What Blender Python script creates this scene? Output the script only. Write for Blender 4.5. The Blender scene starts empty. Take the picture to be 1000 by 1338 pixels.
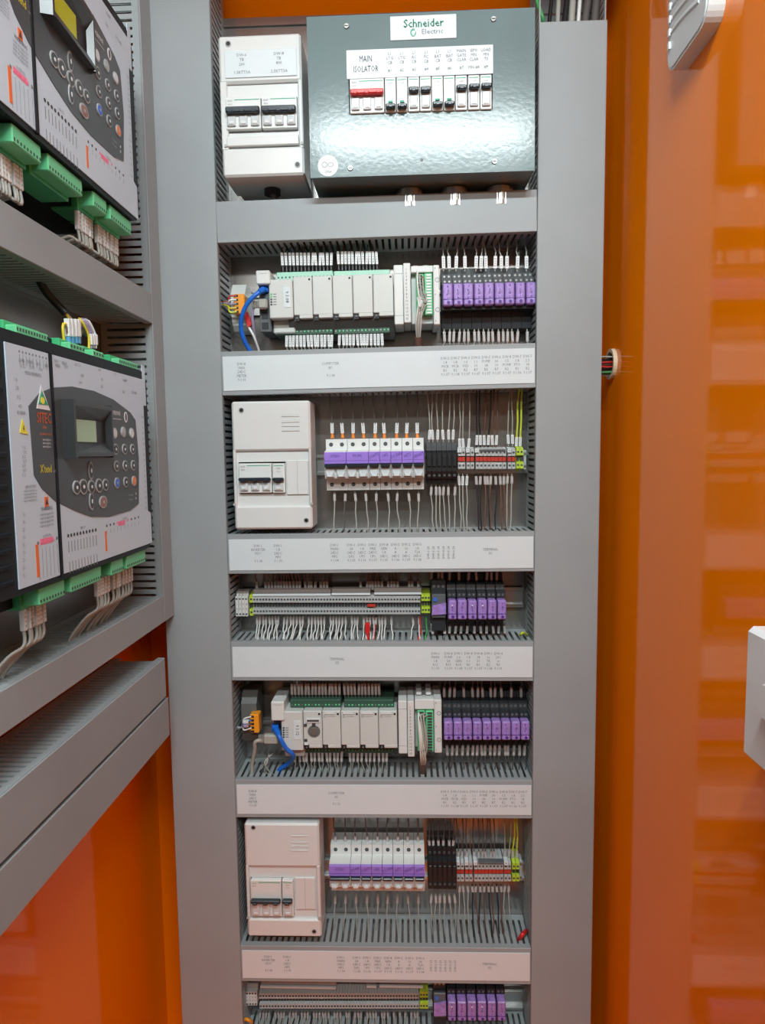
import bpy, bmesh, math, random
from mathutils import Vector, Matrix
random.seed(7)
S = bpy.context.scene
C = S.collection
PI = math.pi

# ------------------------------------------------------------------ camera
F, PITCH, YAW, ROLL, DIST = 875.0, -0.0884017, 0.0366873, 0.0119045, 1.1538934
def cam_matrix():
    cp, sp, cy, sy, cr, sr = math.cos(PITCH), math.sin(PITCH), math.cos(YAW), math.sin(YAW), math.cos(ROLL), math.sin(ROLL)
    rz = Matrix(((cy, -sy, 0), (sy, cy, 0), (0, 0, 1)))
    rx = Matrix(((1, 0, 0), (0, cp, -sp), (0, sp, cp)))
    ry = Matrix(((cr, 0, sr), (0, 1, 0), (-sr, 0, cr)))
    return rz @ rx @ ry
RM = cam_matrix()
EYE = Vector((0, -DIST, 1.5))
def ray(px, py): return RM @ Vector(((px - 500) / F, 1, -(py - 669) / F))
def AT(px, py, Y):                 # point of the plane y = Y seen at a photo position
    d = ray(px, py); return EYE + d * ((Y - EYE.y) / d.y)
def AX(px, py, X):                 # same for the side planes x = X
    d = ray(px, py); return EYE + d * ((X - EYE.x) / d.x)
cam = bpy.data.objects.new('camera', bpy.data.cameras.new('camera')); C.objects.link(cam)
cam.data.sensor_fit = 'HORIZONTAL'; cam.data.sensor_width = 36; cam.data.lens = 36 * F / 1000
cam.data.clip_start = 0.01
m = Matrix.Identity(4)
for i in range(3):
    m[i][0] = RM[i][0]; m[i][1] = RM[i][2]; m[i][2] = -RM[i][1]; m[i][3] = EYE[i]
cam.matrix_world = m
S.camera = cam

# ------------------------------------------------------------------ materials
M = {}
def mat(name, col, rough=.5, metal=0., noise=0., nscale=30., bump=0., bscale=60., emit=None, es=1., spec=.5, trans=0., coat=0., alpha=1.):
    mt = bpy.data.materials.new(name); mt.use_nodes = True
    nt = mt.node_tree; b = nt.nodes['Principled BSDF']
    b.inputs['Base Color'].default_value = (*col, 1)
    b.inputs['Roughness'].default_value = rough; b.inputs['Metallic'].default_value = metal
    b.inputs['Specular IOR Level'].default_value = spec
    b.inputs['Transmission Weight'].default_value = trans
    b.inputs['Coat Weight'].default_value = coat
    b.inputs['Coat Roughness'].default_value = .03
    tc = nt.nodes.new('ShaderNodeTexCoord')
    if noise:
        n = nt.nodes.new('ShaderNodeTexNoise'); n.inputs['Scale'].default_value = nscale; n.inputs['Detail'].default_value = 4
        nt.links.new(tc.outputs['Object'], n.inputs['Vector'])
        r = nt.nodes.new('ShaderNodeMapRange'); r.inputs['From Min'].default_value = .3; r.inputs['From Max'].default_value = .7
        r.inputs['To Min'].default_value = 1 - noise; r.inputs['To Max'].default_value = 1 + noise
        nt.links.new(n.outputs['Fac'], r.inputs['Value'])
        mx = nt.nodes.new('ShaderNodeMix'); mx.data_type = 'RGBA'; mx.blend_type = 'MULTIPLY'; mx.inputs['Factor'].default_value = 1
        mx.inputs['A'].default_value = (*col, 1); nt.links.new(r.outputs['Result'], mx.inputs['B'])
        nt.links.new(mx.outputs['Result'], b.inputs['Base Color'])
    if bump:
        n2 = nt.nodes.new('ShaderNodeTexNoise'); n2.inputs['Scale'].default_value = bscale; n2.inputs['Detail'].default_value = 2
        nt.links.new(tc.outputs['Object'], n2.inputs['Vector'])
        bp = nt.nodes.new('ShaderNodeBump'); bp.inputs['Strength'].default_value = bump; bp.inputs['Distance'].default_value = .001
        nt.links.new(n2.outputs['Fac'], bp.inputs['Height']); nt.links.new(bp.outputs['Normal'], b.inputs['Normal'])
    if emit:
        b.inputs['Emission Color'].default_value = (*emit, 1); b.inputs['Emission Strength'].default_value = es
    M[name] = mt
    return mt
mat('duct_pvc', (.33, .365, .375), .42, noise=.03, nscale=8)
mat('lid_pvc', (.31, .34, .355), .5, noise=.05, nscale=6)
mat('orange_paint', (.97, .235, .0), .07, spec=.27)
mat('orange_floor', (.90, .20, .002), .4, noise=.05, nscale=5)
mat('zinc', (.40, .385, .37), .24, metal=.85, noise=.08, nscale=14)
mat('rail', (.62, .64, .64), .3, metal=.9)
mat('label_white', (.67, .74, .77), .35, noise=.01)
mat('box_white', (.69, .71, .705), .32, noise=.01)
mat('box_groove', (.42, .43, .43), .5)
mat('breaker_white', (.74, .77, .76), .32)
mat('breaker_grey', (.50, .52, .52), .4)
mat('clear_grey', (.60, .63, .65), .15)
mat('enclosure_paint', (.165, .232, .240), .17, noise=.03, nscale=20, bump=.12, bscale=160, spec=.26)
mat('black', (.012, .013, .015), .4)
mat('black_gloss', (.008, .010, .013), .25)
mat('toggle', (.015, .025, .035), .3)
mat('red', (.62, .02, .02), .35)
mat('jumper_red', (.50, .04, .025), .4)
mat('green_led', (.10, .60, .15), .3)
mat('ink', (.05, .055, .065), .6)
mat('ink_pale', (.20, .22, .24), .6)
mat('purple', (.35, .225, .60), .35, noise=.2, nscale=160, bump=.6, bscale=220)
mat('purple_flat', (.33, .20, .72), .42, noise=.04, nscale=60)
mat('purple_ink', (.07, .03, .26), .5)
mat('socket', (.022, .026, .030), .45)  # black plastic, darkened further for the shade in the bays
mat('socket_mid', (.10, .115, .125), .5)
mat('screw', (.30, .30, .28), .35, metal=.8)
mat('steel', (.62, .62, .60), .3, metal=.9)
mat('term_grey', (.47, .50, .50), .42)
mat('term_dark', (.035, .035, .04), .5)
mat('term_yg', (.50, .66, .05), .4)
mat('plc', (.60, .63, .61), .35, noise=.02, nscale=10)
mat('plc_cap', (.70, .73, .72), .35)
mat('plc_under', (.13, .135, .13), .5)  # dark plastic, darkened further for the shade under the modules
mat('plug_green', (.06, .48, .20), .4)
mat('plug_mint', (.36, .66, .52), .4)
mat('plug_dark', (.035, .09, .06), .5)
mat('plug_light', (.15, .62, .30), .38)
mat('orange_plug', (.90, .34, .02), .35)
mat('ferrule_orange', (.85, .25, .03), .4)
mat('wire_grey', (.38, .385, .35), .45)
mat('wire_white', (.75, .77, .75), .4)
mat('wire_dark', (.10, .09, .085), .5)  # dark cables; on wires above the rows it also paints the bay shade
mat('wire_brown', (.14, .07, .05), .5)
mat('wire_black', (.015, .015, .017), .45)
mat('wire_red', (.55, .05, .04), .4)
mat('wire_yellow', (.75, .60, .04), .4)
mat('wire_earth', (.60, .68, .05), .4)
mat('wire_green', (.06, .32, .10), .4)
mat('wire_blue', (.05, .16, .62), .35)
mat('wire_lilac', (.36, .30, .45), .4)
mat('cable_blue', (.01, .14, .62), .28)
mat('marker', (.78, .80, .80), .35)
mat('marker_shaded', (.44, .40, .38), .45)  # white marker colour darkened and browned to paint the bay shade
mat('ctl_black', (.005, .007, .011), .5, spec=.25)
mat('ctl_case', (.010, .013, .017), .5, spec=.3)
mat('ctl_face', (.55, .66, .76), .42, noise=.01)
mat('ctl_slate', (.062, .074, .084), .38)
mat('ctl_bezel', (.03, .034, .038), .3)
mat('lcd', (.30, .42, .27), .25, emit=(.30, .44, .28), es=.12)
mat('lcd_lit', (.30, .30, .03), .25, emit=(.42, .42, .02), es=.25)
mat('key_rim', (.40, .42, .43), .4)
mat('key_dark', (.03, .035, .04), .35)
mat('key_white', (.66, .69, .72), .35)
mat('key_blue', (.03, .14, .70), .35)
mat('key_orange', (.85, .20, .03), .35)
mat('key_brown', (.28, .13, .10), .4)
mat('print_orange', (.80, .16, .03), .45)
mat('print_yellow', (.85, .75, .05), .45)
mat('print_pink', (.85, .18, .32), .45)
mat('print_white', (.78, .80, .82), .45)
mat('print_green', (.03, .38, .22), .45)
mat('led_blue', (.10, .35, .6), .4)
mat('sticker', (.72, .80, .80), .4)
mat('cream', (.72, .62, .46), .4)
mat('vent_white', (.66, .71, .72), .35)
mat('iso_white', (.74, .75, .76), .25)
mat('room_wall', (.17, .125, .095), .8, noise=.05)
mat('room_floor', (.11, .11, .11), .6, noise=.1)
mat('marker_ink', (.50, .52, .54), .6)
mat('room_ceiling', (.75, .75, .73), .8)
mat('lamp_body', (.8, .8, .8), .5)
mat('lamp_tube', (1, 1, 1), .4, emit=(.93, 1.0, .98), es=30)

# ------------------------------------------------------------------ mesh builder
_txt = {}
def text_geo(s):
    if s in _txt: return _txt[s]
    cu = bpy.data.curves.new('t', 'FONT'); cu.body = s; cu.size = 1; cu.resolution_u = 1; cu.align_x = 'CENTER'; cu.align_y = 'CENTER'
    o = bpy.data.objects.new('t', cu); me = bpy.data.meshes.new_from_object(o)
    g = ([v.co.copy() for v in me.vertices], [tuple(p.vertices) for p in me.polygons])
    bpy.data.objects.remove(o); bpy.data.curves.remove(cu); bpy.data.meshes.remove(me)
    _txt[s] = g
    return g

class MB:
    def __init__(s): s.v = []; s.f = []; s.m = []; s.names = []; s.smooth = []
    def mi(s, n):
        if n not in s.names: s.names.append(n)
        return s.names.index(n)
    def add(s, vs, fs, mname, sm=False):
        b = len(s.v); s.v += [Vector(v) for v in vs]; k = s.mi(mname)
        for f in fs: s.f.append([b + i for i in f]); s.m.append(k); s.smooth.append(sm)
    def box(s, x0, x1, y0, y1, z0, z1, mname, c=0.):
        if x0 > x1: x0, x1 = x1, x0
        if y0 > y1: y0, y1 = y1, y0
        if z0 > z1: z0, z1 = z1, z0
        if not c:
            vs = [(x, y, z) for x in (x0, x1) for y in (y0, y1) for z in (z0, z1)]
            s.add(vs, [(0, 1, 3, 2), (4, 6, 7, 5), (0, 4, 5, 1), (2, 3, 7, 6), (0, 2, 6, 4), (1, 5, 7, 3)], mname); return
        c = min(c, (x1 - x0) * .45, (y1 - y0) * .45, (z1 - z0) * .45)
        lo, hi = (x0, y0, z0), (x1, y1, z1)
        idx = {}; vs = []
        for sx in (0, 1):
            for sy in (0, 1):
                for sz in (0, 1):
                    sg = (sx, sy, sz)
                    for a in range(3):
                        p = []
                        for k in range(3):
                            e = (lo, hi)[sg[k]][k]
                            if k != a: e += c if sg[k] == 0 else -c
                            p.append(e)
                        idx[(sg, a)] = len(vs); vs.append(p)
        fs = []
        for a in range(3):
            u, w = [k for k in range(3) if k != a]
            for e in (0, 1):
                q = []
                for (i, j) in ((0, 0), (1, 0), (1, 1), (0, 1)):
                    sg = [0, 0, 0]; sg[a] = e; sg[u] = i; sg[w] = j; q.append(idx[(tuple(sg), a)])
                fs.append(q)
            for i in (0, 1):
                for j in (0, 1):
                    s0 = [0, 0, 0]; s0[u] = i; s0[w] = j; s1 = list(s0); s1[a] = 1
                    fs.append([idx[(tuple(s0), u)], idx[(tuple(s0), w)], idx[(tuple(s1), w)], idx[(tuple(s1), u)]])
        for sg in [(a, b, d) for a in (0, 1) for b in (0, 1) for d in (0, 1)]:
            fs.append([idx[(sg, 0)], idx[(sg, 1)], idx[(sg, 2)]])
        s.add(vs, fs, mname)
    def prism(s, prof, x0, x1, mname, axis='x'):
        # prof: closed outline; axis x: (y,z)  axis y: (x,z)
        n = len(prof)
        if axis == 'x': vs = [(x0, a, b) for a, b in prof] + [(x1, a, b) for a, b in prof]
        elif axis == 'y': vs = [(a, x0, b) for a, b in prof] + [(a, x1, b) for a, b in prof]
        else: vs = [(a, b, x0) for a, b in prof] + [(a, b, x1) for a, b in prof]
        fs = [tuple(range(n)), tuple(range(2 * n - 1, n - 1, -1))] + [(i, (i + 1) % n, n + (i + 1) % n, n + i) for i in range(n)]
        s.add(vs, fs, mname)
    def disc(s, c, r, h, mname, axis='y', n=14, r2=None, sa=1., rin=None):
        # short cylinder about an axis, from c along -axis(y) / +axis(x); sa stretches the second in-plane axis
        r2 = r if r2 is None else r2
        def P(a, rr, t):
            u, w = rr * math.cos(a), rr * math.sin(a) * sa
            if axis == 'y': return (c[0] + u, c[1] - t, c[2] + w)
            if axis == 'x': return (c[0] + t, c[1] + u, c[2] + w)
            return (c[0] + u, c[1] + w, c[2] + t)
        A = [2 * PI * i / n for i in range(n)]
        if rin is None:
            vs = [P(a, r, 0) for a in A] + [P(a, r2, h) for a in A]
            s.add(vs, [tuple(range(n)), tuple(range(2 * n - 1, n - 1, -1))] + [(i, (i + 1) % n, n + (i + 1) % n, n + i) for i in range(n)], mname)
        else:
            vs = [P(a, r, 0) for a in A] + [P(a, r, h) for a in A] + [P(a, rin, h) for a in A] + [P(a, rin, 0) for a in A]
            s.add(vs, [(k * n + i, k * n + (i + 1) % n, ((k + 1) % 4) * n + (i + 1) % n, ((k + 1) % 4) * n + i) for k in range(4) for i in range(n)], mname)
    def tube(s, pts, r, mname, n=7, smooth=True):
        pts = [Vector(p) for p in pts]
        rings = []
        up = None
        for i, p in enumerate(pts):
            t = (pts[min(i + 1, len(pts) - 1)] - pts[max(i - 1, 0)]).normalized()
            if up is None:
                up = Vector((1, 0, 0)) if abs(t.x) < .8 else Vector((0, 0, 1))
            a = (up - t * up.dot(t)).normalized(); b = t.cross(a); up = a
            rr = r[i] if isinstance(r, (list, tuple)) else r
            rings.append([p + a * rr * math.cos(2 * PI * k / n) + b * rr * math.sin(2 * PI * k / n) for k in range(n)])
        vs = [v for R in rings for v in R]; L = len(rings)
        fs = [(i * n + k, i * n + (k + 1) % n, (i + 1) * n + (k + 1) % n, (i + 1) * n + k) for i in range(L - 1) for k in range(n)]
        s.add(vs, fs, mname, smooth)
        s.add(rings[0], [tuple(range(n))], mname); s.add(rings[-1], [tuple(range(n))], mname)
    def text(s, t, size, pos, mname, plane='xz', sx=1., rot=0., th=0.):
        vs, fs = text_geo(t); ca, sa = math.cos(rot), math.sin(rot); out = []
        for v in vs:
            a, b = v.x * size * sx, v.y * size
            a, b = a * ca - b * sa, a * sa + b * ca
            out.append((pos[0] + a, pos[1], pos[2] + b) if plane == 'xz' else (pos[0], pos[1] + a, pos[2] + b))
        s.add(out, fs, mname)
    def poly(s, pts, mname): s.add(pts, [tuple(range(len(pts)))], mname)
    def build(s, name, parent=None, flat_text=False):
        me = bpy.data.meshes.new(name)
        off = parent_world(parent) if parent else Vector((0, 0, 0))
        if not parent and s.v:
            lo = Vector((min(v[i] for v in s.v) for i in range(3))); hi = Vector((max(v[i] for v in s.v) for i in range(3)))
            off = Vector(((lo.x + hi.x) / 2, (lo.y + hi.y) / 2, lo.z))
        me.from_pydata([v - off for v in s.v], [], s.f)
        for n in s.names: me.materials.append(M[n])
        me.polygons.foreach_set('material_index', s.m); me.polygons.foreach_set('use_smooth', s.smooth)
        bm = bmesh.new(); bm.from_mesh(me); bmesh.ops.recalc_face_normals(bm, faces=bm.faces)
        bm.to_mesh(me); bm.free()
        o = bpy.data.objects.new(name, me); C.objects.link(o)
        if parent: o.parent = parent; WORLD[o.name] = off
        else: o.location = off; WORLD[o.name] = off
        return o
WORLD = {}
def parent_world(o): return WORLD[o.name]
def tag(o, label=None, cat=None, group=None, kind=None):
    if label: o['label'] = label
    if cat: o['category'] = cat
    if group: o['group'] = group
    if kind: o['kind'] = kind
    return o
def thing(name, label, cat, loc, group=None, tilt=0.):
    o = bpy.data.objects.new(name, None); o.empty_display_size = .02; C.objects.link(o)
    o.location = loc; o.rotation_euler = (0, -tilt, 0); WORLD[o.name] = Vector(loc)
    return tag(o, label, cat, group)
def struct(name, mb): return tag(mb.build(name), kind='structure')
ORD = 'first second third fourth fifth sixth seventh eighth ninth tenth eleventh twelfth thirteenth fourteenth fifteenth sixteenth seventeenth eighteenth nineteenth'.split()
TENS = {2: 'twent', 3: 'thirt', 4: 'fort', 5: 'fift', 6: 'sixt', 7: 'sevent'}
def ordn(i):
    if i == 0: return 'leftmost'
    i += 1
    if i < 20: return ORD[i - 1]
    t, u = divmod(i, 10)
    return TENS[t] + 'ieth' if u == 0 else TENS[t] + 'y-' + ORD[u - 1]

TILT = {0: .0125, 1: .010, 2: .003, 3: -.001, 4: .004, 5: .006, 6: .006}
XL, XR = -.2925, .2035            # inner faces of the vertical ducts
YF = -.085                        # lid plane

# ------------------------------------------------------------------ setting
TOPZ = 2.38
b = MB(); b.box(-.50, .366, .03, .05, .405, TOPZ, 'orange_paint'); struct('wall_back', b)
b = MB(); b.box(-.50, -.47, -.85, .03, .405, TOPZ, 'orange_paint'); struct('wall_left', b)
b = MB(); b.box(.336, .366, -.85, .03, .405, TOPZ, 'orange_paint'); struct('wall_right', b)
b = MB(); b.box(-.50, .366, -.85, .05, .0, .405, 'orange_floor'); struct('trim_1', b)  # cabinet base, unseen; raised to strengthen the orange bounce from below
b = MB(); b.box(-.50, .366, -.85, .05, TOPZ, TOPZ + .04, 'orange_paint'); struct('trim_2', b)
b = MB(); b.box(-1.8, 1.8, -2.6, .3, -.04, .0, 'room_floor'); struct('floor', b)
b = MB(); b.box(-1.8, 1.8, -2.6, .3, 2.56, 2.6, 'room_wall'); struct('ceiling', b)
b = MB(); b.box(-1.8, 1.8, -2.65, -2.6, .0, 2.56, 'room_wall'); struct('wall_rear', b)
b = MB(); b.box(-1.85, -1.8, -2.6, .3, .0, 2.56, 'room_wall'); struct('wall_west', b)
b = MB(); b.box(1.8, 1.85, -2.6, .3, .0, 2.56, 'room_wall'); struct('wall_east', b)

# mounting plates
b = MB(); b.box(-.41, .312, .0, .003, .406, 2.211, 'zinc'); b.box(-.41, .312, -.004, 0, 2.196, 2.199, 'zinc')
tag(b.build('mounting_plate'), 'galvanised mounting plate behind the middle column of electrical gear', 'plate')
b = MB(); b.box(-.4695, -.466, -.79, -.09, 1.235, 2.36, 'zinc')
tag(b.build('mounting_plate'), 'galvanised mounting plate on the left wall behind the two controllers', 'plate')

# the room's tube lamp, on the ceiling in front of the cabinet
t = thing('ceiling_lamp', 'short tube lamp on the ceiling in front of the cabinet', 'lamp', (.055, -1.28, 2.475))
b = MB(); b.box(-.31, .42, -1.32, -1.24, 2.51, 2.5595, 'lamp_body', .006); b.box(-.302, -.288, -1.295, -1.265, 2.475, 2.51, 'lamp_body', .002); b.box(.397, .411, -1.295, -1.265, 2.475, 2.51, 'lamp_body', .002); b.build('lamp_body', t)
b = MB(); b.tube([(-.288, -1.28, 2.490), (.397, -1.28, 2.490)], .013, 'lamp_tube', 14); b.build('lamp_tube', t)

# ------------------------------------------------------------------ ducts
def duct_h(row, zt, zb, label, x0=XL, x1=XR, strip=None, name='wiring_duct'):
    """horizontal slotted duct with a lid between the two vertical ducts"""
    t = thing(name, label, 'duct', ((x0 + x1) / 2, 0, zb), 'horizontal wiring ducts', TILT[row])
    P = 'duct_pvc'; b = MB(); w = .0018
    b.box(x0, x1, -.003, -.0005, zb, zt, P)
    p = .0104; n = int((x1 - x0) / p)
    for z0, z1 in ((zt - w, zt), (zb, zb + w)):
        b.box(x0, x1, -.014, -.003, z0, z1, P)
        b.box(x0, x1, YF + .004, YF + .012, z0, z1, P)
        for i in range(n + 1):
            xa = x0 + i * p
            b.box(xa, min(xa + p * .60, x1), YF + .012, -.014, z0, z1, P)
    b.build('duct_body', t)
    l = MB(); l.box(x0 + .0005, x1 - .0005, YF - .001, YF + .0015, zb - .0015, zt + .0015, 'lid_pvc', .0006)
    l.box(x0 + .0005, x1 - .0005, YF + .0015, YF + .010, zt + .0002, zt + .0015, 'lid_pvc'); l.box(x0 + .0005, x1 - .0005, YF + .0015, YF + .010, zb - .0015, zb - .0002, 'lid_pvc')
    l.build('duct_lid', t)
    if strip:
        zs1, zs0, cols = strip
        sx0, sx1 = x0 + .0035, x1 - .0025
        s_ = MB(); s_.box(sx0, sx1, YF - .0022, YF - .001, zs0, zs1, 'label_white'); so = s_.build('label_strip', t)
        tx = MB()
        for px, lines, tall in cols:
            pc = AT(px, 600, YF)
            X = AT(px, row_y[row], YF).x; zc = (zs0 + zs1) / 2
            if tall:
                tx.text(lines[0], .0052, (X, YF - .0026, zc + .001), 'ink_pale', rot=PI / 2); continue
            hgt = .0062
            for k, ln in enumerate(lines):
                if ln: tx.text(ln, .0062, (X, YF - .0026, zc + (len(lines) / 2 - k - .5) * hgt + .002), 'ink_pale', sx=.85)
        tx.build('printed_text', so)
    return t
row_y = {1: 482, 2: 723, 3: 864, 4: 1044, 5: 1260}
def col(px, *ln): return (px, ln, False)
def vcol(px, ln): return (px, (ln,), True)
k9 = [582, 595.3, 608.7, 622, 635.5, 649, 662.5, 676, 689.5]
lab9 = [('DW-5', '1.8', 'MCB', 'R1', '9.1.07'), ('DW-7', '1.8', 'MCB', 'R2', '9.1.08'), ('DW-3', '1.6', 'VSD', 'R3', '9.1.07'), ('DW-5', '1.1', '10', 'R7', '9.1.07'), ('DW-5', 'PUMP', '18', 'R5', '9.1.07'),
        ('DW-6', '30', '10', 'R7', '9.1.07'), ('DW-8', '1.5', 'PUMP', 'R2', '9.1.07'), ('DW-7', '1.8', 'PTO', 'R1', '9.1.06'), ('DW-7', '2.5', '18', 'R2', '9.1.07')]
plc_cols = [col(316.5, 'DW-8', 'FAN', '24DC', 'METER', '9.1.05'), col(432.5, 'COMPUTER', '#1', '', '9.1.08')]
mcb_px = [437.5, 459.5, 473.5, 487.5, 502, 517, 531, 545.5]
lab8 = [('DW-1', 'MAIN', '24DC', 'MPS', '9.1.04'), ('DW-1', '24', '24DC', 'DPS', '9.1.05'), ('DW-1', '1.8', '24DC', 'UPS', '9.1.06'), ('DW-1', 'FIRE', '24DC', 'UPS', '9.1.07'), ('DW-8', 'GEN', '1.8', '24DC', '9.1.05'),
        ('DW-5', 'A', '8', '24DC', '9.1.06'), ('DW-2', '16', 'A', '24DC', '9.1.07'), ('DW-3', '1A', 'T2A', '24DC', '9.1.08')]
duct_h(0, 1.8925, 1.8335, 'plain grey duct lid without a label, under the green-grey main enclosure')
duct_h(1, 1.663, 1.5975, 'grey duct with a white label strip under the upper purple relays', strip=(1.6567, 1.603, plc_cols + [col(p, *l) for p, l in zip(k9, lab9)]))
c5 = [col(338, 'DW-1', 'INVERTER', 'PDU', '', '9.1.08'), col(364, 'DW-1', '1.8', '24DC', 'MPS', '9.1.09')] + [col(p, *l) for p, l in zip(mcb_px, lab8)] + [vcol(560 + 6.6 * i, 'DW-%d 24' % (i + 1)) for i in range(6)] + [col(641, 'TERMINAL', 'X1')]
duct_h(2, 1.3700, 1.3085, 'grey duct with white label strip under the upper row of nine breaker poles', strip=(1.3635, 1.3127, c5))
c3 = [col(441, 'TERMINAL', 'X3')] + [col(p, *l) for p, l in zip([569, 586, 599, 612, 625, 638, 651], [('DW-6', 'MAIN', '1.8', 'R12', '9.1.09'), ('DW-8', 'PUMP', '24', 'R13', '9.1.09'), ('DW-1', '1.6', 'GEN', 'R14', '9.1.08'), ('DW-8', '1.8', '1.1', 'R5', '9.1.07'), ('DW-8', '18', '31', 'R1', '9.1.07'), ('DW-1', '1a', 'TR', 'R2', '9.1.08'), ('DW-4', '24.1', 'st', 'R3', '9.1.09')])]
duct_h(3, 1.1910, 1.1290, 'grey duct with white label strip under the long terminal row', strip=(1.1845, 1.1340, c3))
c4 = [col(331, 'DW-8', 'FAN', '24DC', 'METER', '9.1.05'), col(440, 'COMPUTER', '#2', '', '9.1.12')] + [col(p, *l) for p, l in zip([581.5, 594.5, 606.5, 619.5, 632, 645, 658, 670.5, 683], lab9)]
duct_h(4, .9565, .8938, 'grey duct with white label strip under the lower purple relays', strip=(.9500, .8992, c4))
c6 = [col(351.5, 'DW-1', 'INVERTER', 'PDU', '', '9.1.08'), col(376, 'DW-1', '1.8', '24DC', 'MPS', '9.1.09')] + [col(p, *l) for p, l in zip([446, 466.5, 480, 494, 507.5, 521.5, 535.5, 549.5], lab8)] + [vcol(563.5 + 6.3 * i, 'DW-%d 24' % (i + 1)) for i in range(6)] + [col(640, 'TERMINAL', 'X2')]
duct_h(5, .6612, .5990, 'grey duct with white label strip under the lower row of nine breaker poles', strip=(.6547, .6045, c6))
duct_h(6, .4810, .4190, 'grey duct at the foot of the column, cut by the lower edge')

def duct_v(x0, x1, z0, z1, lid_top, label, lid_extra=0.):
    t = thing('wiring_duct', label, 'duct', ((x0 + x1) / 2, 0, z0), 'vertical wiring ducts')
    P = 'duct_pvc'; b = MB(); w = .0018
    b.box(x0, x1, -.003, -.0005, z0, z1, P)
    p = .0104; n = int((z1 - z0) / p)
    for xa, xb in ((x0, x0 + w), (x1 - w, x1)):
        b.box(xa, xb, -.014, -.003, z0, z1, P); b.box(xa, xb, YF + .004, YF + .012, z0, z1, P)
        for i in range(n):
            za = z0 + i * p; b.box(xa, xb, YF + .012, -.014, za, za + p * .6, P)
    b.build('duct_body', t)
    l = MB(); l.box(x0 - .001, x1 + .001, YF - .001, YF + .0015, z0, lid_top, 'lid_pvc', .0008)
    for xa in (x0 - .001, x1 - .0002): l.box(xa, xa + .0012, YF + .0015, YF + .010, z0, lid_top, 'lid_pvc')
    l.build('duct_lid', t)
    return t
duct_v(-.3975, XL - .001, .406, 2.37, 2.37, 'wide grey vertical duct along the left side of the middle column')
duct_v(XR + .001, .3035, .406, 2.30, 2.1375, 'wide grey vertical duct along the right side of the middle column')

# ---- left wall ducts: lids face +x, plane x = -.385
LX = -.3845; LB = -.4655
def duct_side(zb, zt, y0, y1, label, thick=.0015):
    t = thing('wiring_duct', label, 'duct', ((LX + LB) / 2, (y0 + y1) / 2, zb), 'wiring ducts on the left wall')
    b = MB(); P = 'duct_pvc'; w = .0018; p = .0104; n = int((y1 - y0) / p)
    b.box(LB, LB + .002, y0, y1, zb, zt, P)
    for z0, z1 in ((zt - w, zt), (zb, zb + w)):
        b.box(LB + .002, LB + .012, y0, y1, z0, z1, P); b.box(LX - .012, LX - .004, y0, y1, z0, z1, P)
        for i in range(n):
            ya = y0 + i * p; b.box(LB + .012, LX - .012, ya, ya + p * .62, z0, z1, P)
    b.build('duct_body', t)
    l = MB(); l.box(LX - .0015, LX + .001, y0, y1, zb - .0015, zt + .0015, 'lid_pvc', .0008)
    l.box(LX - .010, LX - .0015, y0, y1, zt + .0002, zt + .0015, 'lid_pvc'); l.box(LX - .010, LX - .0015, y0, y1, zb - .0015, zb - .0002, 'lid_pvc')
    l.build('duct_lid', t)
    return t
duct_side(1.7005, 1.7425, -.78, -.1285, 'grey duct on the left wall between the two controllers')
duct_side(1.2400, 1.2790, -.78, -.1285, 'grey duct with open slots on the left wall under the lower controller')
duct_side(1.1215, 1.1810, -.78, -.136, 'slotted grey duct low on the left wall above an orange panel gap')
duct_side(1.0545, 1.1135, -.78, -.128, 'lowest grey duct on the left wall, just beneath another duct')
# vertical one in the corner: slotted side faces the camera
t = thing('wiring_duct', 'narrow vertical duct in the left corner with horizontal slots', 'duct', ((LX + LB) / 2, -.107, 1.238), 'wiring ducts on the left wall')
b = MB(); P = 'duct_pvc'
b.box(LB, LB + .002, -.127, -.0865, 1.238, 2.37, P)
for y0, y1 in ((-.127, -.1252), (-.0883, -.0865)):
    b.box(LB + .002, LB + .010, y0, y1, 1.238, 2.37, P); b.box(LX - .012, LX - .002, y0, y1, 1.238, 2.37, P)
    z = 1.238
    while z < 2.36:
        b.box(LB + .010, LX - .012, y0, y1, z, z + .0072, P); z += .0111
b.build('duct_body', t)
b = MB(); b.box(LX - .0015, LX + .001, -.1285, -.0868, 1.238, 2.37, 'lid_pvc', .0008); b.box(LX - .010, LX - .0015, -.1285, -.1272, 1.238, 2.37, 'lid_pvc'); b.build('duct_lid', t)

def R4(px0, py0, px1, py1, Y):
    """world x0, x1, z0, z1 of an upright rectangle in the plane y = Y"""
    cx, cy = (px0 + px1) / 2, (py0 + py1) / 2
    return AT(px0, cy, Y).x, AT(px1, cy, Y).x, AT(cx, py1, Y).z, AT(cx, py0, Y).z

# ------------------------------------------------------------------ DIN rails
def rail(px0, px1, py, row, label):
    a, c = AT(px0, py, -.008), AT(px1, py, -.008)
    t = MB(); z = (a.z + c.z) / 2
    t.box(a.x, c.x, -.0020, -.0005, z - .0175 + .005, z + .0175 - .005, 'rail')
    for s in (-1, 1):
        t.box(a.x, c.x, -.0080, -.0005, z + s * .0125 - .0006, z + s * .0125 + .0006, 'rail'); t.box(a.x, c.x, -.0086, -.0075, z + s * .0125, z + s * .0175, 'rail')
    tag(t.build('mounting_rail'), label, 'rail', 'metal mounting rails')
rail(300, 688, 395, 1, 'metal rail behind the upper controller modules and purple relays')
rail(414, 692, 606, 2, 'metal rail behind the upper nine breaker poles and terminals')
rail(306, 684, 781, 3, 'metal rail behind the long terminal row, bare at its right end')
rail(318, 690, 955, 4, 'metal rail behind the lower controller modules')
rail(424, 686, 1137, 5, 'metal rail behind the lower nine breaker poles')
rail(318, 684, 1305, 6, 'metal rail behind the lowest terminal row')

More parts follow.
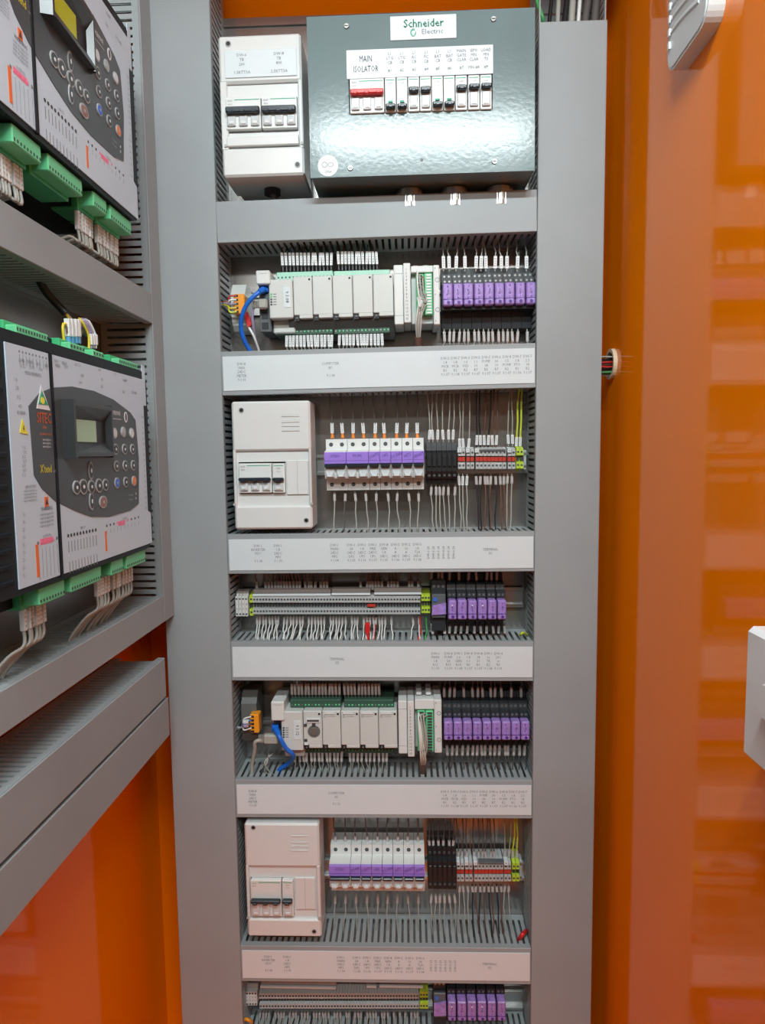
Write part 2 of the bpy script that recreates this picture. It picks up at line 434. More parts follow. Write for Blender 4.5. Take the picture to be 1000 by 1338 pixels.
# ------------------------------------------------------------------ row 0: main enclosure
x0, x1, z0, z1 = -.1378, .1905, 1.9060, 2.1300
EY = -.130
t = thing('main_enclosure', 'large green-grey metal enclosure with the main isolator and a brand plate', 'enclosure', ((x0 + x1) / 2, 0, z0), None, .006)
wx0, wx1, wz0, wz1 = R4(456.5, 100, 644.5, 146, EY)
b = MB(); e = 'enclosure_paint'
# cover with a real opening for the breakers
b.box(x0, wx0, EY, EY + .0015, z0, z1, e); b.box(wx1, x1, EY, EY + .0015, z0, z1, e)
b.box(wx0, wx1, EY, EY + .0015, z0, wz0, e); b.box(wx0, wx1, EY, EY + .0015, wz1, z1, e)
b.build('cover', t)
b = MB()
b.box(x0 + .001, x0 + .0025, EY + .0015, -.0005, z0 + .002, z1 - .002, e); b.box(x1 - .0025, x1 - .001, EY + .0015, -.0005, z0 + .002, z1 - .002, e)
b.box(x0 + .001, x1 - .001, EY + .0015, -.0005, z1 - .0035, z1 - .002, e); b.box(x0 + .001, x1 - .001, EY + .0015, -.0005, z0 + .002, z0 + .0035, e)
b.box(x0 + .001, x1 - .001, -.004, -.0005, z0 + .002, z1 - .002, e)
b.box(wx0, wx1, EY + .010, EY + .012, wz0 - .004, wz1 + .004, 'black')
b.build('casing', t)
for px, py in ((454, 34), (646, 26), (458, 219.5), (646.5, 212)):
    p = AT(px, py, EY); b = MB(); b.disc((p.x, EY, p.z), .0042, .0022, 'screw', n=12, r2=.0034); b.box(p.x - .0026, p.x + .0026, EY - .0026, EY - .0021, p.z - .0006, p.z + .0006, 'ink'); b.build('cover_screw', t)
p = AT(551.6, 209, EY); b = MB(); b.disc((p.x, EY, p.z), .0022, .0006, 'black', n=10); b.build('screw_hole', t)
# brand plate
a = R4(511.2, 20.3, 597.6, 51.8, EY)
b = MB(); b.box(a[0], a[1], EY - .0012, EY, a[2], a[3], 'label_white', .0004); pl = b.build('brand_plate', t)
b = MB(); cx, cz = (a[0] + a[1]) / 2, (a[2] + a[3]) / 2
b.text('Schneider', .0158, (cx + .000, EY - .0016, cz + .005), 'print_green', sx=.92); b.text('Schneider', .0158, (cx + .0006, EY - .0016, cz + .005), 'print_green', sx=.92)
b.build('brand_name', pl); b = MB()
b.text('Electric', .0100, (cx + .013, EY - .0016, cz - .0065), 'ink_pale', sx=1.05)
b.build('printed_text', pl); b = MB()
g = [(-.0052, -.0042), (-.0016, -.0050), (.0010, -.0020), (.0026, .0032), (.0052, .0042), (.0016, .0050), (-.0010, .0020), (-.0026, -.0032)]
b.disc((cx - .0145, EY - .0015, cz - .0070), .0042, .0004, 'print_green', n=18, sa=1.25, rin=.0026)
b.prism([(cx - .0145 + u, cz - .0070 + w) for u, w in ((-.001, -.0045), (.001, -.0045), (.0045, .004), (.0025, .004))], EY - .0022, EY - .0016, 'label_white', 'y')
b.build('emblem', pl)
# label strip MAIN ISOLATOR
a = R4(453.8, 62.5, 645.4, 100.3, EY)
b = MB(); b.box(a[0], a[1], EY - .0014, EY, a[2], a[3], 'label_white', .0004); pl = b.build('label_strip', t)
b = MB(); cz = (a[2] + a[3]) / 2
mx = AT(479, 85, EY).x
b.text('MAIN', .0125, (mx, EY - .0019, cz + .0065), 'ink', sx=.62); b.text('ISOLATOR', .0125, (mx, EY - .0019, cz - .0075), 'ink', sx=.62)
for px, ln in zip([510.5, 526, 542, 558, 573, 588.5, 604, 620, 636], [('L1', 'LTG', 'CB', '#1'), ('L1', 'LTG', 'CB', '#2'), ('L1', 'AC', 'CB', '#3'), ('L1', 'FC', 'CB', '#4'), ('L1', 'BAT', 'CB', '#5'), ('L1', 'BAT', 'CB', '#6'), ('MAIN', 'GATE', 'CLAR', '#7'), ('GPO', 'MN', 'CLAR', 'MN #8'), ('LOAD', 'MN', 'TS', '#9')]):
    X = AT(px, 80, EY).x
    for k, (s_, dz) in enumerate(zip(ln, (.0125, .0063, .0002, -.0105))): b.text(s_, .0062, (X, EY - .0019, cz + dz), 'ink_pale', sx=.9)
b.build('printed_text', pl)
p = AT(428.8, 216, EY); b = MB(); b.disc((p.x, EY, p.z), .0150, .0006, 'sticker', n=28); st = b.build('round_sticker', t)
b = MB(); b.disc((p.x - .005, EY - .0006, p.z + .0015), .0042, .0002, 'ink_pale', n=14, rin=.0034); b.disc((p.x + .004, EY - .0006, p.z + .0015), .0042, .0002, 'ink_pale', n=14, rin=.0034, sa=.8)
b.build('emblem', st); b = MB(); b.text('CMA', .005, (p.x, EY - .001, p.z - .009), 'ink_pale'); b.build('printed_text', st)

def front_breaker(px0, px1, py0, py1, Y, lev, col_, cat_label, group, holes, body='breaker_white', lines=True, low='clear_grey', depth=.06, name='circuit_breaker', stop=None):
    """the modular devices that look out of an enclosure window; lev: (py top, py bottom) of the toggle"""
    a = R4(px0, py0, px1, py1, Y)
    t = thing(name, cat_label, 'breaker', ((a[0] + a[1]) / 2, Y + depth / 2, a[2]), group, .006 if Y < -.12 else 0)
    b = MB(); g = .0004
    zl1, zl0 = AT((px0 + px1) / 2, lev[0], Y).z, AT((px0 + px1) / 2, lev[1], Y).z
    b.box(a[0] + g, a[1] - g, Y, Y + depth, a[2], a[3], body, .0008)
    b.build('body', t)
    n = holes; w = (a[1] - a[0]) / n
    tg = MB()
    tg.box(a[0] + w * .07, a[1] - w * .07, Y - .009, Y, zl0, zl1, col_, .0015); 
    for i in range(n): tg.box(a[0] + w * (i + .3), a[0] + w * (i + .7), Y - .011, Y - .004, zl0 - .001, zl0 + .003, col_, .001)
    tg.build('toggle', t)
    if zl0 - a[2] > .009:
        for i in range(n):
            c = MB(); xm = a[0] + w * (i + .5); zz = a[2] + .0015
            c.box(xm - w * .36, xm + w * .36, Y - .0035, Y, zz + .002, zl0 - .0025, low, .0012)
            c.box(xm - w * .22, xm + w * .22, Y - .0046, Y - .003, zz + .004, zz + .0085, 'box_white', .0006)
            c.build('terminal_cover', t)
    else:
        c = MB(); c.box(a[0] + w * .3, a[1] - w * .3, Y - .002, Y, zl1 + .004, zl1 + .0068, 'print_green' if name == 'safety_switch' else 'box_groove', .0005); c.build('indicator', t)
    if lines:
        c = MB(); zt = a[3] - .004
        c.box(a[0] + w * .10 + (.012 if n > 2 else 0), a[1] - w * .12, Y - .0004, Y, zt, zt + .0010, 'print_green')
        c.text('Acti9' if n > 2 else 'iC60', .0042, (a[0] + (.007 if n > 2 else w * .5), Y - .0006, zt - .001 if n > 2 else zt - .004), 'ink_pale', sx=.8)
        c.text('400V' if n > 2 else 'C16', .0038, (a[0] + (.007 if n > 2 else w * .5), Y - .0006, zt - .006 if n > 2 else zt - .009), 'ink_pale', sx=.8)
        c.build('printed_text', t)
    return t
EB = -.1335
front_breaker(457.2, 502.5, 102.5, 147.5, EB, (119, 126), 'red', 'three-pole main isolator with a long red toggle', None, 3, name='main_isolator_switch')
gE = 'breakers in the main enclosure window'
for px0, px1, lv, lb, nm in ((503, 518, (138.5, 144), 'breaker with lowered black toggle, directly right of the red isolator', 'safety_switch'), (518.4, 533, (138, 143.5), 'second lowered black toggle breaker from the red isolator', 'safety_switch'),
        (533.3, 548.5, (116.5, 123), 'single breaker with raised toggle, left of the raised pair in the window', 'circuit_breaker'), (548.8, 564, (116, 122.5), 'single breaker with raised toggle, right of the raised pair in the window', 'circuit_breaker'),
        (564.3, 579.5, (135.5, 141), 'breaker with lowered toggle, left one of the middle right pair', 'safety_switch'), (579.8, 595, (135, 140.5), 'breaker with lowered toggle, right one of the middle right pair', 'safety_switch'),
        (595.3, 611, (114, 120), 'narrow toggle breaker with a round test button beneath it', 'safety_switch'),
        (611.8, 627.3, (112.5, 118.5), 'small breaker second from the right end of the enclosure window', 'circuit_breaker'), (627.6, 643.2, (111.5, 117.5), 'small breaker at the right end of the enclosure window', 'circuit_breaker')):
    sh = (px0 - 457) * -.030
    tt = front_breaker(px0, px1, 102.5 + sh, 147.5 + sh, EB, lv, 'toggle', lb, gE, 1, name=nm)
    if 595 < px0 < 600:
        q = AT(606, 132, EB); b = MB(); b.disc((q.x, EB, q.z), .003, .002, 'breaker_grey'); b.build('test_button', tt)
# cable glands beneath
for px, s_ in ((535.5, 'left'), (593.5, 'middle'), (652.5, 'right')):
    X = AT(px, 243, -.06).x; b = MB(); b.disc((X, -.062, z0 - .028), .0245, .022, 'steel', 'z', n=24); b.disc((X, -.062, z0 - .0285), .0255, .007, 'steel', 'z', n=8); b.disc((X, -.062, z0 - .006), .021, .0065, 'steel', 'z', n=20)
    g_ = thing('cable_gland', 'silver cable gland under the main enclosure, the %s of three' % s_, 'gland', (X, -.062, z0 - .03), 'cable glands under the main enclosure')
    b.build('gland_nut', g_)
    b = MB()
    for k in range(24):
        an = 2 * PI * k / 24; b.box(X + .0246 * math.cos(an) - .0008, X + .0246 * math.cos(an) + .0008, -.062 + .0246 * math.sin(an) - .0008, -.062 + .0246 * math.sin(an) + .0008, z0 - .0285, z0 - .008, 'steel')
    b.build('grip_ribs', g_)

# ------------------------------------------------------------------ white plastic breaker boxes
def white_box(c4, Y, row, label, rec, vents, screws, card=None, flap=None, blank=None):
    a = R4(*c4, Y)
    t = thing('breaker_box', label, 'enclosure', ((a[0] + a[1]) / 2, 0, a[2]), 'white plastic breaker boxes', TILT[row] * .6)
    r = R4(*rec, Y)                     # recessed middle panel
    wn = R4(*flap, Y) if flap else None
    b = MB(); P = 'box_white'
    b.box(a[0], a[1], Y, -.030, r[3], a[3], P, .003); b.box(a[0], a[1], Y, -.030, a[2], r[2], P, .003)
    b.box(a[0], r[0], Y, -.030, r[2] - .003, r[3] + .003, P, .0015); b.box(r[1], a[1], Y, -.030, r[2] - .003, r[3] + .003, P, .0015)
    # recessed panel with the breaker window
    ry = Y + .006
    b.box(r[0], r[1], ry, ry + .002, wn[3], r[3], P); b.box(r[0], r[1], ry, ry + .002, r[2], wn[2], P)
    b.box(r[0], wn[0], ry, ry + .002, wn[2], wn[3], P); b.box(wn[1], r[1], ry, ry + .002, wn[2], wn[3], P)
    b.box(a[0] + .004, a[1] - .004, -.031, -.0005, a[2] + .004, a[3] - .004, P, .003)
    b.build('shell', t)
    b = MB(); b.box(a[0] + .0015, a[1] - .0015, -.0325, -.0295, a[2] + .0015, a[3] - .0015, 'box_groove'); b.build('seam', t)
    for px, py in screws:
        q = AT(px, py, Y); b = MB(); b.disc((q.x, Y - .0002, q.z), .0044, .0008, 'box_groove', n=14, rin=.0032); b.disc((q.x, Y, q.z), .0032, .0004, 'black', n=12); b.build('cover_screw', t)
    if vents:
        vx0, vx1, zs = vents; X0, X1 = AT(vx0, zs[0], Y).x, AT(vx1, zs[0], Y).x; b = MB()
        for py in zs:
            zz = AT((vx0 + vx1) / 2, py, Y).z; b.box(X0, X1, Y - .0012, Y + .001, zz - .0012, zz + .0012, P, .0005); b.box(X0, X1, Y - .0002, Y + .0005, zz + .0012, zz + .0019, 'box_groove')
        b.build('moulded_ribs', t)
    if card:
        k = R4(*card[0], Y); b = MB(); b.box(k[0], k[1], Y - .0015, Y - .0002, k[2], k[3], 'label_white', .0005); cd = b.build('label_card', t)
        b = MB()
        for px, ls in card[1]:
            X = AT(px, 85, Y).x; zc = (k[2] + k[3]) / 2
            for s_, dz in zip(ls, (.012, .0055, -.001, -.0125)): b.text(s_, .0062, (X, Y - .0019, zc + dz), 'ink_pale', sx=.95)
        b.build('printed_text', cd)
    if blank:
        k = R4(*blank, Y); b = MB()
        b.box(k[0], k[1], ry - .003, ry, k[2], k[3], P, .0008); b.box((k[0] + k[1]) / 2 - .0003, (k[0] + k[1]) / 2 + .0003, ry - .0033, ry - .003, k[2], k[3], 'box_groove'); b.build('blank_plate', t)
    for px, zz in ((r[0] - .004, r[2] + .003), (r[1] + .004, r[2] + .003)):
        b = MB(); b.disc((px, Y - .0002, zz), .0022, .002, 'box_groove', n=10); b.build('hinge_pin', t)
    return t, ry
t, ry = white_box((288.7, 44.5, 396, 229.5), -.110, 0, 'tall white breaker box left of the main enclosure, with a printed label card', (298, 107, 391, 192), None, [(299.5, 57), (389, 215.5)],
    card=((295, 65, 389, 101), [(317.5, ('DW-6', 'TB', '200', '1.5KTT3A')), (366, ('DW-8', 'TB', '800', '2.5KTT3A'))]), flap=(295, 126, 389.5, 170))
for px0, px1, lb in ((295, 341.2, 'left three-pole breaker in the tall white box'), (341.8, 388.5, 'right three-pole breaker in the tall white box')):
    front_breaker(px0, px1, 127 - (px0 - 295) * .03, 168.5 - (px0 - 295) * .03, -.112, (142 - (px0 - 295) * .03, 150 - (px0 - 295) * .03), 'toggle', lb, 'three-pole breakers in the tall white box', 3)
b = MB(); a = R4(297, 178, 391, 190.5, -.110); b.box(a[0], a[1], -.1125, -.105, a[2], a[3], 'box_white', .001); b.build('flap', t)
# black plug in the floor of that box with a cable
b = MB(); q = AT(356, 246, -.055); b.disc((q.x, -.055, 1.9105), .013, .008, 'black', 'z', n=16); b.tube([(q.x, -.055, 1.92), (q.x + .002, -.054, 1.905), (q.x + .006, -.05, 1.889)], .005, 'wire_dark'); tag(b.build('cable_gland'), 'black gland with a dark cable under the tall white box', 'gland')
t, ry = white_box((304.8, 524, 407, 691.5), -.090, 2, 'white breaker box with vent ribs, middle of the column on the left', (309, 589, 404, 661), (368, 391.5, (543.5, 551, 556.5, 562.5)), [(315.8, 536), (400.5, 680)], flap=(311.5, 603.5, 373, 645), blank=(374.5, 601.5, 402.5, 646.5))
for px0, px1, n, lb in ((312, 355.4, 3, 'three-pole breaker in the middle white box'), (356, 372.6, 1, 'single-pole breaker in the middle white box, right of the three-pole one')):
    front_breaker(px0, px1, 605.5, 644, -.0915, (624, 628.5), 'toggle', lb, None, n)
t, ry = white_box((321.8, 1076.3, 418.8, 1224.5), -.090, 5, 'white breaker box with vent ribs, lowest in the column', (326.5, 1133, 414.5, 1201), (380.5, 403, (1092, 1100.5, 1105.5, 1111)), [(331.7, 1081), (410.7, 1217)], flap=(327.5, 1149, 384, 1199), blank=(385.5, 1148.5, 412, 1190))
for px0, px1, n, lb in ((327.8, 368.2, 3, 'three-pole breaker in the lowest white box'), (368.8, 383.8, 1, 'single-pole breaker in the lowest white box, right of the three-pole one')):
    front_breaker(px0, px1, 1150.5, 1197.5, -.0915, (1173, 1177.5), 'toggle', lb, None, n)

# ------------------------------------------------------------------ wires
def wire(x, zs, ze, Ym, Ye, col_, mk, label, group, cat='wire', name='control_wire', r=.0011, dx=None, ferrule=None, mlen=.019, mw=.0021, gap=.004, tilt=None):
    """a wire leaving a terminal at height zs and running into a duct at height ze, with its printed sleeve"""
    s = 1 if ze > zs else -1
    dx = random.uniform(-.004, .004) if dx is None else dx
    k = random.uniform(-.0014, .0014) if tilt is None else tilt
    L = ze - zs
    pts = [(x, Ym, zs), (x + k * .3, Ym, zs + s * (gap + mlen * .5)), (x + k, Ym - .001, zs + s * (gap + mlen))]
    rem = ze - pts[-1][2]
    for f_ in (.35, .7, 1.0):
        w = math.sin(f_ * PI) * random.uniform(-.002, .002)
        pts.append((x + k + (dx - k) * f_ + w, Ym + (Ye - Ym) * (f_ ** .7), pts[2][2] + rem * f_))
    pts.append((x + dx, Ye, ze + s * .006))
    t = thing(name, label, cat, (x, Ym, min(zs, ze)), group)
    b = MB(); b.tube(pts, r, col_, 6); b.build('wire_core', t)
    if ferrule:
        b = MB(); b.tube([(x, Ym, zs), (x, Ym, zs + s * gap), (x + k * .3, Ym, zs + s * (gap + .006))], [.0031, .0028, .0014], ferrule, 8); b.build('ferrule', t)
    if mk:
        off = .004 if ferrule else 0
        m_ = MB(); za = zs + s * (gap + off); zb_ = za + s * mlen
        vs = []; c0, c1 = x + k * .1, x + k * (1.0)
        for (zz, c_) in ((za, c0), (zb_, c1)):
            for yy in (-.0022, .0018):
                for xx in (-mw, mw): vs.append((c_ + xx, Ym + yy, zz))
        m_.add(vs, [(0, 1, 3, 2), (4, 6, 7, 5), (0, 4, 5, 1), (2, 3, 7, 6), (0, 2, 6, 4), (1, 5, 7, 3)], mk)
        for j in range(4):
            zc = za + s * mlen * (.2 + .19 * j); c_ = c0 + (c1 - c0) * (.2 + .19 * j); hw = mw * random.uniform(.35, .6)
            m_.poly([(c_ - hw, Ym - .0024, zc - .0010), (c_ + hw, Ym - .0024, zc - .0010), (c_ + hw, Ym - .0024, zc + .0012), (c_ - hw, Ym - .0024, zc + .0012)], 'marker_ink')
        m_.build('wire_marker', t)
    return t
def wires(pxs, pym, py, Ym, ze, Ye, where, group, col_='wire_grey', mk='marker', cword='grey', mword='white marker', **kw):
    n = len(pxs)
    for i, px in enumerate(pxs):
        p = AT(px, py, Ym)
        cw = col_[i] if isinstance(col_, list) else col_
        wd = {'wire_grey': 'grey', 'wire_white': 'white', 'wire_dark': 'dark grey', 'wire_brown': 'brown', 'wire_black': 'black', 'wire_earth': 'yellow-green', 'wire_red': 'red', 'wire_green': 'green', 'wire_yellow': 'yellow'}[cw]
        mw_ = (' with %s' % mword) if mk else ''
        wire(p.x, p.z, ze, Ym, Ye, cw, mk, '%s wire%s %s, %s' % (wd, mw_, where, ordn(i) + (' from left' if i else '')), group, name={'wire_earth': 'earth_wire'}.get(cw, ('relay_wire' if 'relay' in where else 'module_wire' if 'modules' in where else 'breaker_wire' if ('breaker' in where or 'fuse' in where) else 'terminal_wire')), **{k: v for k, v in kw.items() if k != 'wname'})

# ------------------------------------------------------------------ PLC rows
def plc(row, base, zu, zd):
    """controller row. base maps the row's features; zu / zd duct heights above and below"""
    up = row == 1
    who = 'upper' if up else 'lower'
    Y = -.078
    t = thing('controller_unit', ('light grey controller head unit with status lights, %s row' % who), 'controller', (AT(base['cpu'][0], base['cpu'][1], Y).x, 0, AT(400, base['cpu'][3], Y).z), 'controller head units', TILT[row])
    a = R4(*base['cpu'], Y); b = MB(); b.box(a[0], a[1], Y, -.012, a[2], a[3], 'plc', .0015)
    b.box(a[0] + .001, a[1] - .001, Y + .02, -.012, a[2] - .020, a[2], 'plc', .002); b.build('body', t)
    c = R4(*base['cap'], Y - .004); b = MB(); b.box(c[0], c[1], Y - .004, -.012, c[2], c[3], 'plc_cap', .0015); b.text('Controller', .003, ((c[0] + c[1]) / 2, Y - .0045, c[3] - .005), 'ink_pale'); b.build('cap', t)
    p_ = R4(*base['port'], Y); b = MB(); b.box(p_[0], p_[1] , Y + .012, -.012, p_[2], p_[3], 'socket_mid', .001)
    for k in range(2): b.box(p_[0] + .003, p_[1] - .004, Y + .0115, Y + .02, p_[2] + .004 + k * .016, p_[2] + .015 + k * .016, 'black')
    b.build('port_bay', t)
    l_ = R4(*base['lbl'], Y); b = MB(); b.box(l_[0], l_[1], Y - .001, Y, l_[2], l_[3], 'label_white'); lo = b.build('label_strip', t)
    b = MB(); b.text('9.1.08' if up else '9.1.12', .0075, ((l_[0] + l_[1]) / 2, Y - .0014, (l_[2] + l_[3]) / 2), 'ink', rot=-PI / 2); b.build('printed_text', lo)
    for k in range(5):
        q = AT(base['led'][0], base['led'][1] + base['led'][2] * k, Y); b = MB(); b.box(q.x - .0014, q.x + .0014, Y - .0008, Y, q.z - .0012, q.z + .0012, 'green_led' if (k < 2 and up) else 'ink'); b.box(q.x + .003, q.x + .008, Y - .0003, Y, q.z - .0007, q.z + .0007, 'ink_pale'); b.build('status_light', t)
    # plug-in modules
    xs = base['mods']
    for i in range(len(xs) - 1):
        dy = base['slope'] * (xs[i] - xs[0])
        a = R4(xs[i] + .35, base['my'][0] + dy, xs[i + 1] - .35, base['my'][1] + dy, Y + .001)
        openm = (not up) and i == 0
        mt = thing('controller_module', ('light grey blank controller module, %s row, %s of the modules' % (who, ordn(i))) if not openm else 'opened controller module showing its battery recess, lower row', 'module', ((a[0] + a[1]) / 2, 0, a[2]), 'controller modules in the %s row' % who, TILT[row])
        b = MB(); b.box(a[0], a[1], Y + .001, -.012, a[2] + .005, a[3], 'plc', .0012); b.box(a[0] + .0085, a[1], Y + .001, -.03, a[2], a[2] + .006, 'plc', .0008)
        b.build('body', mt)
        b = MB(); b.disc((a[1] - .004, Y + .001, a[3] - .005), .0018, .001, 'black', n=10); b.disc((a[1] - .004, Y + .001, a[3] - .005), .003, .0004, 'plc_cap', n=12, rin=.002); b.build('latch', mt)
        b = MB(); b.box(a[0] + .0005, a[0] + .008, Y + .004, -.03, a[2] - .003, a[2] + .0045, 'black'); b.disc((a[0] + .0045, Y + .004, a[2] + .001), .0018, .002, 'plc_under', n=8); b.build('release_tab', mt)
        if not up and not openm:
            b = MB(); b.disc((a[0] + .0045, Y + .001, a[3] - .009), .0022, .0004, 'ink_pale', n=12, rin=.0016); b.text('Controller', .0036, (a[0] + .015, Y + .0006, a[3] - .009), 'ink_pale', sx=.8); b.box(a[0] + .004, a[1] - .009, Y - .0005, Y + .001, a[3] - .005, a[3] - .003, 'plc_cap'); b.build('printed_text', mt)
        if openm:
            cx, cz = (a[0] + a[1]) / 2, (a[2] + a[3]) / 2
            b = MB(); b.box(cx - .011, cx + .013, Y - .001, Y + .001, a[3] - .020, a[3] - .012, 'box_white', .0006); b.box(cx - .009, cx + .011, Y - .0014, Y - .0008, a[3] - .0175, a[3] - .0145, 'ink'); b.build('card_slot', mt)
            b = MB(); b.disc((cx + .002, Y + .001, cz - .003), .0105, .0006, 'plc_under', n=22); b.disc((cx + .002, Y + .0004, cz - .003), .0062, .0012, 'rail', n=18); b.box(cx - .001, cx + .005, Y - .001, Y + .001, cz + .006, cz + .012, 'ink', .0005); b.build('battery_recess', mt)
            b = MB(); b.box(a[0] + .001, a[0] + .006, Y - .001, Y + .001, cz + .006, cz + .010, 'ink'); b.box(a[0] + .001, a[0] + .006, Y - .001, Y + .001, cz - .020, cz - .016, 'ink'); b.box(a[0] + .001, a[0] + .007, Y - .001, Y + .001, cz - .026, cz - .022, 'print_white'); b.build('contact', mt)
    # base under the modules
    a = R4(xs[0] + 1, base['my'][0], xs[-1], base['my'][1], Y)
    zb, zt = a[2], a[3]
    bt = thing('module_carrier', 'dark carrier behind the %s row of controller modules' % who, 'base', ((a[0] + a[1]) / 2, 0, zb - .02), 'controller bases', TILT[row])
    b = MB(); b.prism([(-.012, zb - .024), (-.040, zb - .024), (-.066, zb - .001), (-.066, zt - .004), (-.012, zt - .004)], a[0] - .012, a[1], 'plc_under'); b.build('body', bt)
    # terminal strips
    for k, (q0, q1) in enumerate(base['ts']):
        for side in (('upper', 'lower')):
            pu = base['tsy'][0] if side == 'upper' else base['tsy'][1]
            yy = -.058 if side == 'upper' else -.050
            zc = zt + .0065 if side == 'upper' else zb - .0125
            X0, X1 = AT(q0, pu, yy).x, AT(q1, pu, yy).x
            cm = 'plug_mint' if (side == 'upper' and up) else 'plug_dark'
            st = thing('terminal_strip', '%s terminal strip %s the %s controller modules, %s half' % ('mint green' if cm == 'plug_mint' else 'dark green', 'above' if side == 'upper' else 'below', who, 'left' if k == 0 else 'right'), 'terminal strip', ((X0 + X1) / 2, yy, zc - .007), 'terminal strips of the %s controller' % who, TILT[row])
            b = MB(); b.box(X0, X1, yy - .004, -.012, zc - .0075, zc + .0065, cm, .001); b.build('plug_body', st)
            n = 15
            for j in range(n):
                xx = X0 + (X1 - X0) * (j + .5) / n; b = MB()
                b.disc((xx, yy - .0038, zc - .002), .0014, .0006, 'ink' if cm == 'plug_mint' else 'plug_light' if j % 3 else 'screw', n=8); b.build('terminal_screw', st)
    # end module, numbered strip, cover
    a = R4(*base['end'], Y - .002)
    et = thing('end_module', 'plain light grey end module right of the %s controller modules' % who, 'module', ((a[0] + a[1]) / 2, 0, a[2]), 'controller end modules', TILT[row])
    b = MB(); b.box(a[0], a[1], Y - .002, -.012, a[2], a[3], 'plc_cap', .0012); b.box(a[0], a[1], Y - .0024, Y - .001, a[3] - .0135, a[3] - .0128, 'box_groove'); b.box(a[0], a[1], Y - .0024, Y - .001, a[2] + .0135, a[2] + .0142, 'box_groove'); b.build('body', et)
    a = R4(*base['num'], Y - .006)
    nt_ = thing('numbered_strip', 'narrow white numbered strip beside the %s green plug' % who, 'strip', ((a[0] + a[1]) / 2, 0, a[2]), 'numbered strips', TILT[row])
    b = MB(); b.box(a[0], a[1], Y - .006, -.012, a[2], a[3], 'box_white', .001); b.build('body', nt_)
    b = MB()
    for j in range(15): b.text(str(j + 1), .0046, ((a[0] + a[1]) / 2 - .001, Y - .0065, a[3] - .010 - (a[3] - a[2] - .016) * j / 14), 'ink')
    b.build('printed_text', nt_)
    a = R4(*base['cov'], Y - .004)
    ct = thing('interface_module', 'light grey interface module with green plugs and curved wires, %s row' % who, 'module', ((a[0] + a[1]) / 2, 0, a[2]), 'interface modules', TILT[row])
    g0 = R4(*base['gplug'], Y)
    b = MB(); b.box(g0[1] + .001, a[1], Y - .004, -.012, a[2], a[3], 'plc_cap', .0012); b.box(a[0], g0[1] + .001, Y + .010, -.012, a[2] + .004, a[3] - .002, 'plc', .0012)
    b.box(a[0], g0[1] + .001, Y - .002, Y + .01, g0[3] + .002, a[3], 'plc_cap', .001)
    for k in (0, 1): b.box(a[0] + .003 + k * .016, a[0] + .012 + k * .016, -.06, -.02, a[3], a[3] + .006, 'plc_cap', .001)
    b.build('body', ct)
    for k in range(2):
        w = (g0[1] - g0[0]) / 2; xa = g0[0] + k * w
        b = MB(); b.box(xa + .0005, xa + w - .0005, Y - .001 - .003 * k, Y + .011, g0[2], g0[3], 'plug_light', .0008); pb = b.build('green_plug', ct)
        b = MB()
        for j in range(14):
            zz = g0[3] - .003 - (g0[3] - g0[2] - .006) * j / 13; b.box(xa + w * .25, xa + w * .8, Y - .0022 - .003 * k, Y - .001 - .003 * k, zz - .0014, zz + .0012, 'print_white' if (k and up) else 'ink')
        b.build('terminal_opening', pb)
    b = MB()
    for zz in (.25, .75):
        b.disc(((g0[1] + a[1]) / 2 + .002, Y - .004, a[2] + (a[3] - a[2]) * zz), .0036, .0003, 'ink_pale', n=14, rin=.0028); b.text('1', .004, ((g0[1] + a[1]) / 2 + .002, Y - .0046, a[2] + (a[3] - a[2]) * zz), 'ink_pale')
    for zz in (.06, .5, .94): b.text('F', .004, (g0[1] + .004, Y - .0046, a[2] + (a[3] - a[2]) * zz), 'ink')
    b.build('printed_text', ct)
    # looped wires from the green plug down to the duct
    xd = AT(base['drop'], base['cov'][3] + 20, -.06).x
    for j in range(7):
        zz = g0[3] - .004 - j * (.006 if up else .001); xx = g0[0] + .003 + (j % 3) * .004; b = MB()
        lift = .006 if up and j < 4 else .001
        pts = [(xx + .007 * (1 if j % 2 else 0), Y - .002, zz), (xx - .001, Y - .012, zz + lift), (xx - .001 + j * .0006, Y - .016, zz - .014), (xx + .001 + j * .0008, Y - .015, g0[2] + .02), (xd - .004 + j * .0013, Y - .006, g0[2] - .012), (xd - .002 + j * .0006, -.060, zd + .012), (xd - .002 + j * .0006, -.045, zd - .006)]
        b.tube(smooth(pts), .0013, 'wire_grey' if j % 3 else 'wire_white', 6); 
        tag(b.build('looped_wire'), 'wire looping out of the %s green plug into the duct, %s' % (who, ordn(j) + (' from left' if j else '')), 'wire', 'wires of the %s green plug' % who)
    b = MB(); b.tube([(xd - .001, -.066, zd + .020), (xd, -.060, zd + .006), (xd, -.05, zd - .008)], .006, 'wire_brown', 9)
    tag(b.build('cable_sheath'), 'brown sheath bundling the looped wires at the %s duct' % who, 'cable')
def smooth(pts, n=4):
    pts = [Vector(p) for p in pts]; out = []
    for i in range(len(pts) - 1):
        p0, p1, p2, p3 = pts[max(i - 1, 0)], pts[i], pts[i + 1], pts[min(i + 2, len(pts) - 1)]
        for k in range(n):
            t = k / n; out.append(.5 * ((2 * p1) + (p2 - p0) * t + (2 * p0 - 5 * p1 + 4 * p2 - p3) * t * t + (3 * p1 - p0 - 3 * p2 + p3) * t ** 3))
    return out + [pts[-1]]
Z1T, Z1B, Z4T, Z4B = 1.8335, 1.663, 1.129, .9565
